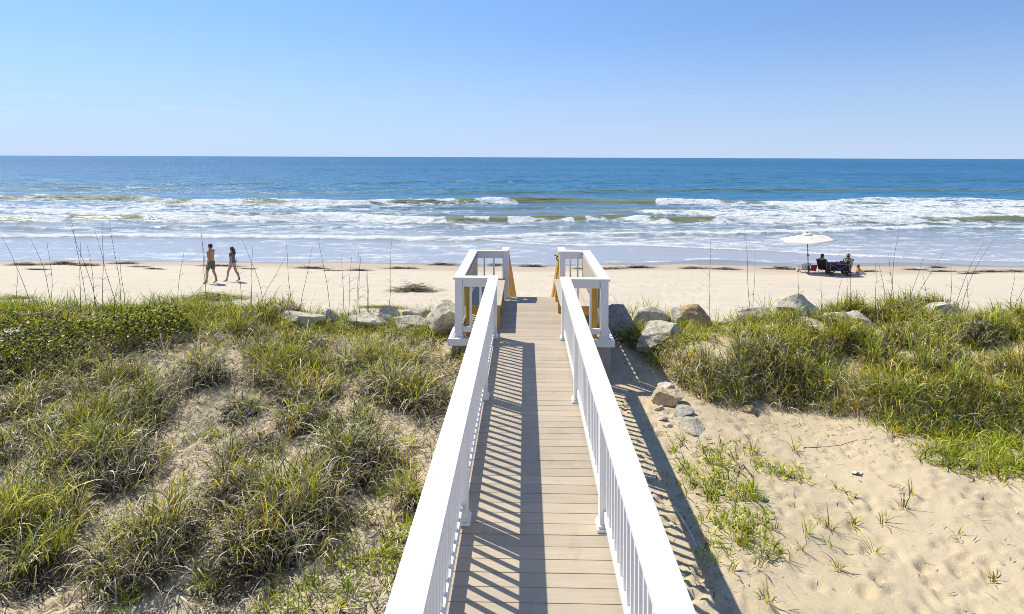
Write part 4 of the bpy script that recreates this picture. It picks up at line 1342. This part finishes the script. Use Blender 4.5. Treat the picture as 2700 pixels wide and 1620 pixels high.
def hand(nodes, edges, wrist, d, side, key):
    """palm, four fingers of unequal length and a thumb from the palm's side"""
    d = Vector(d).normalized(); s = Vector(side).normalized(); w = Vector(wrist)
    p = w + d * .055
    nodes[key + 'p'] = (*p, .026); edges.append((key + 'w', key + 'p'))
    for i, (o, L) in enumerate(((-.03, .062), (-.01, .074), (.01, .07), (.03, .055))):
        a = p + d * .04 + s * o; b = a + d * L * .5; c = b + (d + Vector((0, -.25, -.2))).normalized() * L * .5
        nodes[key + 'a%d' % i] = (*a, .010); nodes[key + 'b%d' % i] = (*b, .0085); nodes[key + 'c%d' % i] = (*c, .007)
        edges += [(key + 'p', key + 'a%d' % i), (key + 'a%d' % i, key + 'b%d' % i), (key + 'b%d' % i, key + 'c%d' % i)]
    a = w + d * .04 - s * .035; b = a + (d - s * .6).normalized() * .035
    nodes[key + 'ta'] = (*a, .011); nodes[key + 'tb'] = (*b, .008)
    edges += [(key + 'p', key + 'ta'), (key + 'ta', key + 'tb')]


def walker(px, py, H, lab, top, bottom, skin, hair, phase, rz, long_shorts, longhair):
    """walking figure, faces -x before rz"""
    p = hit(px, py); root = empty('person', (p[0], p[1], p[2]), rz); tag(root, lab, 'person', 'walkers on the beach')
    k = H / 1.75
    n = {}; e = []
    def add(key, x, y, z, r): n[key] = (x * k, y * k, z * k, r * k)
    add('pel', 0, 0, .95, .125); add('waist', -.01, 0, 1.10, .115); add('chest', -.03, 0, 1.30, .135); add('sh', -.03, 0, 1.44, .085)
    add('neck', -.045, 0, 1.51, .052); add('head', -.06, 0, 1.59, .078); add('crown', -.055, 0, 1.675, .082); add('nose', -.137, 0, 1.615, .016)
    e += [('pel', 'waist'), ('waist', 'chest'), ('chest', 'sh'), ('sh', 'neck'), ('neck', 'head'), ('head', 'crown'), ('head', 'nose')]
    f = phase
    for s, sy, fr in (('l', -.10, f), ('r', .10, -f)):
        add(s + 'hip', 0, sy, .88, .09)
        kx = -.16 * fr; add(s + 'knee', kx - .03, sy, .50, .058)
        ax = -.27 * fr + (.06 if fr < 0 else 0); az_ = .085 if fr >= 0 else .12
        add(s + 'calf', kx * .6 + ax * .4 + .01, sy, .36, .052); add(s + 'ank', ax, sy, az_, .036)
        add(s + 'heel', ax + .04, sy, .04 if fr >= 0 else .09, .034); add(s + 'ball', ax - .13, sy, .027, .034); add(s + 'toe', ax - .19, sy, .02, .022)
        e += [('pel', s + 'hip'), (s + 'hip', s + 'knee'), (s + 'knee', s + 'calf'), (s + 'calf', s + 'ank'), (s + 'ank', s + 'heel'), (s + 'ank', s + 'ball'), (s + 'ball', s + 'toe')]
        ay = sy * 1.95
        add(s + 'shd', -.03, ay * .95, 1.42, .058); add(s + 'elb', -.03 + .10 * fr + .03, ay * 1.12, 1.13, .042)
        wx = -.03 + .12 * fr - .03; add(s + 'w', wx, ay * 1.15, .90, .029)
        e += [('sh', s + 'shd'), (s + 'shd', s + 'elb'), (s + 'elb', s + 'w')]
        hand(n, e, n[s + 'w'][:3], (-.25, 0, -1), (-1, 0, .2), s)
    skin_body('body', n, e, skin, root)
    # eyes, ears, mouth
    fc = MB()
    for s in (-1, 1): fc.ell((-.128 * k, s * .03 * k, 1.635 * k), (.008 * k, .012 * k, .007 * k), sub=1)
    fc.ell((-.131 * k, 0, 1.565 * k), (.006 * k, .022 * k, .005 * k), sub=1)
    fc.build('face_features', M_hair, root)
    ea = MB()
    for s in (-1, 1): ea.ell((-.05 * k, s * .08 * k, 1.61 * k), (.02 * k, .01 * k, .03 * k), sub=1)
    ea.build('ear', skin, root)
    hb = MB(); hb.ell((-.043 * k, 0, 1.685 * k), (.098 * k, .088 * k, .075 * k)); hb.ell((0, 0, 1.63 * k), (.06 * k, .083 * k, .085 * k))
    if longhair:
        hb.tube([(.03 * k, 0, 1.64 * k), (.07 * k, 0, 1.52 * k), (.075 * k, 0, 1.38 * k), (.06 * k, 0, 1.28 * k)], [.07 * k, .06 * k, .045 * k, .015 * k], 8)
    hb.build('hair', hair, root)
    # shorts
    m = {}; g = []
    m['pel'] = (*n['pel'][:3], .142 * k); m['wa'] = (-.005 * k, 0, 1.05 * k, .128 * k); g.append(('pel', 'wa'))
    for s in 'lr':
        h = Vector(n[s + 'hip'][:3]); kn = Vector(n[s + 'knee'][:3]); t = h.lerp(kn, long_shorts)
        m[s + 'h'] = (*h, .108 * k); m[s + 'm'] = (*h.lerp(t, .5), .10 * k); m[s + 'k'] = (*t, .094 * k)
        g += [('pel', s + 'h'), (s + 'h', s + 'm'), (s + 'm', s + 'k')]
    skin_body('shorts', m, g, bottom, root)
    if top is not None:
        m = {}; g = []
        m['w'] = (*n['waist'][:3], .135 * k); m['c'] = (*n['chest'][:3], .152 * k); m['s'] = (*n['sh'][:3], .098 * k); g += [('w', 'c'), ('c', 's')]
        m['lo'] = (0, 0, 1.02 * k, .138 * k); g.append(('w', 'lo'))
        for s in 'lr':
            a = Vector(n[s + 'shd'][:3]); b = Vector(n[s + 'elb'][:3])
            m[s + 'a'] = (*a, .07 * k); m[s + 'b'] = (*a.lerp(b, .55), .058 * k); g += [('s', s + 'a'), (s + 'a', s + 'b')]
        skin_body('shirt', m, g, top, root)
    return root


walker(556, 748, 1.76, 'shirtless tanned person in grey shorts walking along the beach', None, M_grey, M_skin, M_hair, .55, R(-12), .78, False)
walker(613, 743, 1.58, 'person in slate top and blue-grey shorts walking behind the shirtless one', M_slate, M_bluegrey, M_skin, M_hair, .95, R(-8), .42, True)

# umbrella camp ---------------------------------------------------------------
def zp(a, b): return (2040 + a / 9.277, 590 + b / 9.277)


M_canvas, nt_, out_ = mat('cream_canvas')
_d = N(nt_, 'ShaderNodeBsdfDiffuse'); _d.inputs[0].default_value = (.84, .80, .71, 1)
_t = N(nt_, 'ShaderNodeBsdfTranslucent'); _t.inputs[0].default_value = (.86, .80, .68, 1)
_v = objc(nt_); nt_.links.new(ramp(nt_, noise_node(nt_, _v, 5, 4), [(.3, (.80, .76, .67)), (.7, (.86, .82, .73))]), _d.inputs[0])
_m = N(nt_, 'ShaderNodeMixShader'); _m.inputs[0].default_value = .35
nt_.links.new(_d.outputs[0], _m.inputs[1]); nt_.links.new(_t.outputs[0], _m.inputs[2]); nt_.links.new(_m.outputs[0], out_.inputs[0])

M_pink = simple('raspberry_cloth', (.48, .035, .10), .8, .12, 9)
M_pinkl = simple('faded_red_mesh', (.55, .17, .20), .8, .12, 9)
M_red = simple('red_plastic', (.62, .03, .05), .4, .1, 6)
M_black = simple('black_cloth', (.018, .018, .022), .85, .3, 12)
M_rubber = simple('black_tyre', (.015, .015, .016), .7, .2, 10)
M_steel = simple('grey_steel', (.30, .30, .31), .35, .1, 6, metallic=.7)
M_purple = simple('purple_towel', (.20, .05, .28), .9, .2, 12)
M_magenta = simple('magenta_towel', (.60, .08, .28), .9, .2, 12)
M_straw = simple('straw', (.52, .42, .27), .85, .2, 25)
M_yellow = simple('yellow_cloth', (.66, .38, .03), .85, .15, 10)
M_lime = simple('lime_cloth', (.45, .50, .08), .85, .15, 10)
M_lilac = simple('pale_lilac_cloth', (.58, .55, .62), .85, .12, 10)
M_offwhite = simple('offwhite_cloth', (.70, .68, .62), .85, .1, 10)
mp, nt_, out_ = mat('blue_white_print')
_p = N(nt_, 'ShaderNodeBsdfPrincipled'); _p.inputs['Roughness'].default_value = .85
_vo = N(nt_, 'ShaderNodeTexVoronoi'); _vo.inputs['Scale'].default_value = 17
nt_.links.new(objc(nt_), _vo.inputs['Vector'])
nt_.links.new(ramp(nt_, _vo.outputs['Distance'], [(.30, (.05, .08, .30)), (.42, (.74, .75, .80))]), _p.inputs['Base Color'])
nt_.links.new(_p.outputs[0], out_.inputs[0]); M_print = mp

# umbrella
p = hit(*zp(845, 1212)); um = empty('beach_umbrella', tuple(p), .35)
tag(um, 'open cream six-sided umbrella on a black pole over the beach camp', 'umbrella')
M_ = Matrix.Rotation(R(-5), 4, 'Y')
top = Vector((-.06, 0, 2.08))
MB().tube([(0, 0, -.35), (-.012, 0, .45), (-.028, 0, 1.0), (-.06, 0, 2.04)], [.024, .024, .022, .02], 10).build('pole', M_dark, um)
MB().tube([(-.026, 0, .90), (-.03, 0, 1.0)], .038, 10).tube([(-.03, 0, .95), (.02, -.07, .95)], .012, 6).build('crank', M_dark, um)
cb = bmesh.new(); NR, NS = 6, 6 * 6
rows = []
for i in range(NR + 1):
    t = i / NR; row = []
    for j in range(NS):
        a = 2 * PI * j / NS; sec = (j % 6) / 6
        sag = 1 - .135 * (1 - abs(2 * sec - 1) ** 1.4) * t
        r = 1.42 * t * sag
        z = -.29 * t ** 1.15 - .05 * (1 - abs(2 * sec - 1)) * t * (1 - t) * 2
        row.append(cb.verts.new(M_ @ Vector((r * math.cos(a), r * math.sin(a), z)) + top) if i else None)
    rows.append(row)
apex = cb.verts.new(M_ @ Vector((0, 0, 0)) + top)
for j in range(NS):
    f = cb.faces.new((apex, rows[1][j], rows[1][(j + 1) % NS]))
    for i in range(1, NR): cb.faces.new((rows[i][j], rows[i + 1][j], rows[i + 1][(j + 1) % NS], rows[i][(j + 1) % NS]))
for f in cb.faces: f.smooth = True
bmesh.ops.recalc_face_normals(cb, faces=cb.faces); bmesh.ops.solidify(cb, geom=cb.faces[:], thickness=.006)
me = bpy.data.meshes.new('canopy'); cb.to_mesh(me); cb.free(); link('canopy', me, M_canvas, um)
vt = MB(); vt.ell((-.06, 0, 2.07), (.26, .26, .05), M_, 2); vt.build('vent_cap', M_canvas, um)
MB().ell((-.063, 0, 2.15), (.025, .025, .045)).build('finial', M_dark, um)
for j in range(6):
    a = 2 * PI * j / 6
    q = M_ @ Vector((1.38 * math.cos(a), 1.38 * math.sin(a), -.295)) + top - Vector((0, 0, .015))
    MB().tube([tuple(top - Vector((0, 0, .03))), tuple((Vector(top) + q) / 2 + Vector((0, 0, .03))), tuple(q)], .008, 6).build('rib', M_dark, um)
    MB().tube([(-.045, 0, 1.62), tuple(top.lerp(q, .5) + Vector((0, 0, .01)))], .007, 6).build('strut', M_dark, um)


def chair(px, py, rz, sc, lab, cloth, cloth2, frame, wdt=.52, grp='folding beach chairs by the umbrella', bh=.55):
    """low folding beach chair; looks along -y before rz"""
    p = hit(px, py); c = empty('beach_chair', tuple(p), rz); tag(c, lab, 'beach chair', grp)
    w = wdt / 2
    s = MB(); n = 6
    def sheet(P0, P1, mb, sag=.03):
        P0, P1 = Vector(P0), Vector(P1)
        for k in range(n):
            a = P0.lerp(P1, k / n); b = P0.lerp(P1, (k + 1) / n)
            za = -sag * math.sin(PI * k / n); zb = -sag * math.sin(PI * (k + 1) / n)
            mb.bar(a + Vector((0, 0, za)), b + Vector((0, 0, zb)), wdt * .94, .012)
    m1 = MB(); sheet((0, -.22 * sc, .25 * sc), (0, .2 * sc, .2 * sc), m1); m1.build('seat', cloth2, c)
    m2 = MB(); sheet((0, .2 * sc, .2 * sc), (0, (.2 + .22) * sc, (.2 + bh) * sc), m2); m2.build('backrest', cloth, c)
    for s_ in (-1, 1):
        x = s_ * w
        MB().tube([(x, -.24 * sc, .26 * sc), (x, .2 * sc, .205 * sc), (x, .435 * sc, (.22 + bh) * sc)], .012, 6).build('side_frame', frame, c)
        MB().tube([(x, -.2 * sc, 0), (x, .14 * sc, .38 * sc)], .011, 6).build('leg', frame, c)
        MB().tube([(x, .3 * sc, 0), (x, -.1 * sc, .26 * sc)], .011, 6).build('leg', frame, c)
        MB().box(x - .02, x + .02, -.22 * sc, .26 * sc, .385 * sc, .405 * sc, .5, .004).build('armrest', frame, c)
    MB().tube([(-w, .435 * sc, (.22 + bh) * sc), (w, .435 * sc, (.22 + bh) * sc)], .012, 6).build('top_bar', frame, c)
    return c


GR = 'folding beach chairs by the umbrella'
chair(*zp(720, 1195), PI + .15, .82, 'low beach chair with blue and white printed fabric left of the umbrella pole', M_print, M_print, M_dark, .46, bh=.42)
chair(*zp(935, 1208), PI - .05, .72, 'small raspberry red beach chair just right of the umbrella pole', M_pink, M_pinkl, M_dark, .29, bh=.42)
ch3 = chair(*zp(1270, 1215), PI - .95, 1.0, 'black folding beach chair with a person leaning back in it', M_black, M_black, M_steel, .56)
ch4 = chair(*zp(1720, 1190), PI + .15, 1.0, 'tan backed folding beach chair behind the black wagon', M_straw, M_black, M_steel, .54)


def sitter(ch, lab, skin, hair, top, bottom, hat):
    p = ch.location; root = empty('person', tuple(p), ch.rotation_euler[2]); tag(root, lab, 'person')
    n = {}; e = []
    def add(k, x, y, z, r): n[k] = (x, y, z, r)
    add('pel', 0, .14, .32, .13); add('waist', 0, .22, .45, .125); add('chest', 0, .28, .63, .14); add('sh', 0, .32, .76, .085)
    add('neck', 0, .32, .83, .05); add('head', 0, .305, .91, .078); add('crown', 0, .31, .99, .08); add('nose', 0, .225, .93, .015)
    e += [('pel', 'waist'), ('waist', 'chest'), ('chest', 'sh'), ('sh', 'neck'), ('neck', 'head'), ('head', 'crown'), ('head', 'nose')]
    for s, x in (('l', -.1), ('r', .1)):
        add(s + 'hip', x, .08, .32, .095); add(s + 'knee', x * 1.2, -.33, .52, .06); add(s + 'calf', x * 1.2, -.42, .33, .054)
        add(s + 'ank', x * 1.2, -.52, .08, .036); add(s + 'ball', x * 1.2, -.66, .035, .033); add(s + 'toe', x * 1.2, -.72, .025, .02)
        e += [('pel', s + 'hip'), (s + 'hip', s + 'knee'), (s + 'knee', s + 'calf'), (s + 'calf', s + 'ank'), (s + 'ank', s + 'ball'), (s + 'ball', s + 'toe')]
        add(s + 'shd', x * 1.9, .31, .74, .056); add(s + 'elb', x * 2.6, .2, .47, .042); add(s + 'w', x * 2.4, -.02, .44, .029)
        e += [('sh', s + 'shd'), (s + 'shd', s + 'elb'), (s + 'elb', s + 'w')]
        hand(n, e, n[s + 'w'][:3], (0, -1, -.15), (1, 0, 0), s)
    skin_body('body', n, e, skin, root)
    hb = MB(); hb.ell((0, .325, 1.0), (.087, .098, .078)); hb.ell((0, .365, .93), (.083, .06, .10)); hb.build('hair', hair, root)
    fc = MB()
    for s in (-1, 1): fc.ell((s * .03, .232, .955), (.012, .008, .007), sub=1)
    fc.ell((0, .232, .885), (.022, .006, .005), sub=1)
    fc.build('face_features', M_hair, root)
    m = {}; g = []
    m['w'] = (*n['pel'][:3], .145); m['wa'] = (*n['waist'][:3], .14); m['c'] = (*n['chest'][:3], .155); m['s'] = (*n['sh'][:3], .098); g += [('w', 'wa'), ('wa', 'c'), ('c', 's')]
    for s in 'lr':
        a = Vector(n[s + 'shd'][:3]); b = Vector(n[s + 'elb'][:3]); m[s + 'a'] = (*a, .068); m[s + 'b'] = (*a.lerp(b, .5), .056); g += [('s', s + 'a'), (s + 'a', s + 'b')]
    skin_body('shirt', m, g, top, root)
    m = {}; g = []
    m['p'] = (*n['pel'][:3], .150)
    for s in 'lr':
        a = Vector(n[s + 'hip'][:3]); b = Vector(n[s + 'knee'][:3]); m[s + 'a'] = (*a, .115); m[s + 'b'] = (*a.lerp(b, .5), .09); g += [('p', s + 'a'), (s + 'a', s + 'b')]
    skin_body('shorts', m, g, bottom, root)
    if hat:
        h = MB(); h.tube([(0, .31, .985), (0, .312, .995)], [.17, .165], 20); h.tube([(0, .312, .99), (0, .315, 1.03), (0, .318, 1.09)], [.098, .096, .075], 16)
        h.build('hat', hat, root)
    return root


sitter(ch3, 'dark-haired person in black leaning back with knees up in the black chair', M_skin, M_hair, M_black, M_black, None)
sitter(ch4, 'person in black with a pale straw hat seated behind the wagon', M_skin2, M_hair, M_black, M_slate, M_straw)

# wagon
p = hit(*zp(1590, 1262)); wg = empty('beach_wagon', tuple(p), R(-8)); tag(wg, 'black folding beach wagon with upright handle and fat tyres', 'wagon')
wg_z = p[2]
b = MB()
for x0, x1, y0, y1 in ((-.5, .42, -.27, -.255), (-.5, .42, .255, .27), (-.5, -.485, -.255, .255), (.405, .42, -.255, .255)): b.box(x0, x1, y0, y1, .26, .60, .5, .004)
b.box(-.484, .404, -.254, .254, .26, .275)
b.build('body', M_black, wg)
f = MB()
for yy in (-.285, .285):
    f.tube([(-.5, yy, .61), (.43, yy, .61)], .013, 6); f.tube([(-.46, yy, .16), (.40, yy, .58)], .011, 6); f.tube([(-.46, yy, .58), (.40, yy, .16)], .011, 6)
    for x in (-.5, .42): f.tube([(x, yy, .15), (x, yy, .66)], .013, 6)
f.build('frame', M_steel, wg)
for x, yy, rr_ in ((-.44, -.33, .11), (-.44, .33, .11), (.36, -.34, .13), (.36, .34, .13)):
    t = MB(); t.tube([(x, yy - .055, rr_), (x, yy - .045, rr_), (x, yy + .045, rr_), (x, yy + .055, rr_)], [rr_ * .86, rr_, rr_, rr_ * .86], 20)
    wh = t.build('wheel', M_rubber, wg)
    MB().tube([(x, yy - .062, rr_), (x, yy + .062, rr_)], rr_ * .42, 12).build('hub', M_steel, wh)
h = MB(); h.tube([(.44, 0, .22), (.47, 0, .6), (.46, 0, .98)], .014, 8); h.tube([(.46, -.05, .98), (.455, -.055, 1.05), (.455, .055, 1.05), (.46, .05, .98), (.46, -.05, .98)], .016, 8)
h.build('handle', M_dark, wg)
MB().box(.425, .52, -.2, .2, .40, .60, .5, .02).build('pouch', M_black, wg)


def cloth_heap(loc, r, h, name, lab, m, seed):
    bm = bmesh.new(); bmesh.ops.create_icosphere(bm, subdivisions=3, radius=1)
    for v in bm.verts:
        c = v.co.copy(); q = 1 + (float(fbm(c.x * 2.2 + seed, c.y * 2.2 + c.z * 1.5, seed, 3)) - .5) * .8
        v.co = Vector((c.x * r[0] * q, c.y * r[1] * q, c.z * h * q))
    for f in bm.faces: f.smooth = True
    me = bpy.data.meshes.new(name); bm.to_mesh(me); bm.free()
    o = link(name, me, m); o.location = loc; return tag(o, lab, 'towel', 'towels heaped on the wagon')


def wl(x, y, z):
    c, s = math.cos(R(-8)), math.sin(R(-8)); q = wg.location
    return (q[0] + x * c - y * s, q[1] + x * s + y * c, q[2] + z)


cloth_heap(wl(-.32, 0, .60), (.17, .22), .08, 'towel', 'purple towel bunched at the left end of the wagon', M_purple, 1)
cloth_heap(wl(-.05, 0, .61), (.17, .22), .09, 'towel', 'magenta towel bunched in the middle of the wagon', M_magenta, 2)
cloth_heap(wl(.18, .05, .63), (.13, .2), .09, 'towel', 'violet towel bunched beside the straw hat end of the wagon', M_purple, 3)

# bucket, bags
def lathe(prof, n=18):
    mb = MB(); rings = []
    for r_, z_ in prof: rings.append([mb.bm.verts.new((r_ * math.cos(2 * PI * k / n), r_ * math.sin(2 * PI * k / n), z_)) for k in range(n)])
    for a, b_ in zip(rings, rings[1:]):
        for k in range(n):
            f = mb.bm.faces.new((a[k], a[(k + 1) % n], b_[(k + 1) % n], b_[k])); f.smooth = True
    mb.bm.faces.new(rings[0][::-1]); mb.bm.faces.new(rings[-1]); return mb


p = hit(*zp(1842, 1212)); bk = empty('bucket', tuple(p)); tag(bk, 'red plastic sand bucket between the wagon and the child', 'bucket')
lathe([(.075, 0), (.10, .2), (.108, .205), (.108, .215), (.094, .21), (.072, .02)]).build('pail', M_red, bk)
MB().tube([(.1 * math.cos(t), 0, .2 + .12 * math.sin(t)) for t in np.linspace(0, PI, 9)], .005, 5).build('handle', M_offwhite, bk)
p = hit(*zp(585, 1172)); bg = empty('tote_bag', tuple(p), .4); tag(bg, 'small white tote bag at the left end of the camp', 'bag')
MB().box(-.075, .075, -.05, .05, 0, .16, .5, .02).build('sack', M_offwhite, bg)
MB().tube([(.05 * math.cos(t), -.02, .155 + .08 * math.sin(t)) for t in np.linspace(0, PI, 9)], .006, 5).build('strap', M_offwhite, bg)

# child sitting on the sand, seen from behind and to the side, looking right
p = hit(*zp(2075, 1248)); kid = empty('person', tuple(p), R(20)); tag(kid, 'small brown-haired child in yellow sitting on the sand right of the wagon', 'person')
n = {}; e = []
def kadd(k, x, y, z, r): n[k] = (x, y, z, r)
kadd('pel', -.03, 0, .085, .085); kadd('waist', -.03, 0, .17, .08); kadd('chest', -.015, 0, .26, .08); kadd('sh', -.01, 0, .315, .05)
kadd('neck', -.005, 0, .345, .034); kadd('head', .005, 0, .40, .068); kadd('crown', 0, 0, .465, .072); kadd('nose', .078, 0, .405, .011)
e += [('pel', 'waist'), ('waist', 'chest'), ('chest', 'sh'), ('sh', 'neck'), ('neck', 'head'), ('head', 'crown'), ('head', 'nose')]
for s, y in (('l', -.06), ('r', .06)):
    kadd(s + 'hip', .02, y, .075, .06); kadd(s + 'knee', .19, y * 2.0, .13, .042); kadd(s + 'ank', .33, y * 1.2, .04, .03); kadd(s + 'toe', .42, y * 1.3, .035, .022)
    e += [('pel', s + 'hip'), (s + 'hip', s + 'knee'), (s + 'knee', s + 'ank'), (s + 'ank', s + 'toe')]
    kadd(s + 'shd', -.005, y * 1.7, .30, .038); kadd(s + 'elb', .05, y * 2.3, .20, .03); kadd(s + 'w', .15, y * 1.7, .16, .021)
    e += [('sh', s + 'shd'), (s + 'shd', s + 'elb'), (s + 'elb', s + 'w')]
    q = Vector(n[s + 'w'][:3])
    for i in range(4):
        a = q + Vector((.03, (-.015 + .01 * i), -.005)); b_ = a + Vector((.025, 0, -.012))
        kadd(s + 'f%d' % i, *a, .0065); kadd(s + 'g%d' % i, *b_, .005); e += [(s + 'w', s + 'f%d' % i), (s + 'f%d' % i, s + 'g%d' % i)]
    kadd(s + 't', q.x + .015, q.y + .02, q.z, .006); e.append((s + 'w', s + 't'))
skin_body('body', n, e, M_skin2, kid)
hb = MB(); hb.ell((-.012, 0, .475), (.082, .08, .068)); hb.ell((-.04, 0, .42), (.052, .076, .075)); hb.build('hair', M_hairb, kid)
m = {'w': (*n['pel'][:3], .097), 'c': (*n['waist'][:3], .092), 'd': (*n['chest'][:3], .09), 's': (*n['sh'][:3], .058)}
skin_body('shirt', m, [('w', 'c'), ('c', 'd'), ('d', 's')], M_yellow, kid)
for s in 'lr':
    a = Vector(n[s + 'shd'][:3]); b_ = Vector(n[s + 'elb'][:3])
    skin_body('sleeve', {'a': (*a, .045), 'b': (*a.lerp(b_, .8), .038)}, [('a', 'b')], M_lime, kid)
m = {'p': (*n['pel'][:3], .098)}; g = []
for s in 'lr':
    a = Vector(n[s + 'hip'][:3]); b_ = Vector(n[s + 'knee'][:3]); c_ = Vector(n[s + 'ank'][:3])
    m[s + 'a'] = (*a, .068); m[s + 'b'] = (*b_, .05); m[s + 'c'] = (*b_.lerp(c_, .7), .04); g += [('p', s + 'a'), (s + 'a', s + 'b'), (s + 'b', s + 'c')]
skin_body('trousers', m, g, M_lilac, kid)

# ------------------------------------------------------------------ light
SUN_AZ = Vector((-.825, .565)); EL = R(54.3)
w = bpy.data.worlds.new('World'); scene.world = w; w.use_nodes = True
nt = w.node_tree; nt.nodes.clear()
sky = N(nt, 'ShaderNodeTexSky', sky_type='NISHITA'); sky.sun_disc = False
sky.sun_elevation = EL; sky.sun_rotation = math.atan2(SUN_AZ.x, SUN_AZ.y)
sky.altitude = 0; sky.air_density = 1.6; sky.dust_density = 0; sky.ozone_density = 3.0
bg_ = N(nt, 'ShaderNodeBackground'); bg_.inputs['Strength'].default_value = .096
ow = N(nt, 'ShaderNodeOutputWorld')
_tc = N(nt, 'ShaderNodeTexCoord')
_ad = N(nt, 'ShaderNodeVectorMath', operation='ADD'); _ad.inputs[1].default_value = (0, 0, .10)     # clean sea air: thin out the yellow band at the horizon
_no = N(nt, 'ShaderNodeVectorMath', operation='NORMALIZE')
nt.links.new(_tc.outputs['Generated'], _ad.inputs[0]); nt.links.new(_ad.outputs[0], _no.inputs[0]); nt.links.new(_no.outputs[0], sky.inputs[0])
_sp = N(nt, 'ShaderNodeSeparateXYZ'); nt.links.new(_tc.outputs['Generated'], _sp.inputs[0])
_sk = mixc(nt, 1.0, sky.outputs[0], (.82, .97, 1.32), 'MULTIPLY')
# pale sea haze low over the water, and a few faint wisps of cloud
_hz = math_node(nt, 'POWER', math_node(nt, 'MULTIPLY_ADD', _sp.outputs['Z'], -1 / .20, 1.0, clamp=True), 1.5)
_sk = mixc(nt, math_node(nt, 'MULTIPLY', _hz, .85), _sk, (5.0, 6.1, 8.3))
_w = noise_node(nt, mapping(nt, _tc.outputs['Generated'], (5, 5, 75)), 1.0, 5, .6, .5)
_w = ramp(nt, _w, [(.52, (0, 0, 0)), (.72, (1, 1, 1))])
_band = math_node(nt, 'MULTIPLY', math_node(nt, 'MULTIPLY_ADD', _sp.outputs['Z'], 1 / .03, -.7, clamp=True), math_node(nt, 'MULTIPLY_ADD', _sp.outputs['Z'], -1 / .05, 2.3, clamp=True))
_left = math_node(nt, 'MULTIPLY_ADD', _sp.outputs['X'], -3.0, -1.0, clamp=True)
_w = math_node(nt, 'MULTIPLY', math_node(nt, 'MULTIPLY', _w, _band), math_node(nt, 'MULTIPLY', _left, .45))
nt.links.new(mixc(nt, _w, _sk, (7.2, 7.7, 8.6)), bg_.inputs[0]); nt.links.new(bg_.outputs[0], ow.inputs[0])
sd = bpy.data.lights.new('sun', 'SUN'); sd.energy = 5.0; sd.angle = R(.5); sd.color = (1, .95, .82)
so = bpy.data.objects.new('sun', sd); COL.objects.link(so)
dirv = Vector((SUN_AZ.x * math.cos(EL), SUN_AZ.y * math.cos(EL), math.sin(EL)))
so.rotation_euler = dirv.to_track_quat('Z', 'Y').to_euler(); so.location = (-20, 10, 40)
scene.view_settings.view_transform = 'Standard'
scene.view_settings.look = 'None'
scene.view_settings.exposure = .25
scene.view_settings.gamma = 1
scene.cycles.max_bounces = 6
scene.cycles.transparent_max_bounces = 8
scene.cycles.use_denoising = DENOISE
scene.cycles.filter_width = .9
scene.cycles.denoising_prefilter = 'NONE'
scene.cycles.denoising_input_passes = 'RGB_ALBEDO_NORMAL'
scene.cycles.sample_clamp_direct = 5
scene.cycles.sample_clamp_indirect = 4
scene.cycles.use_adaptive_sampling = False
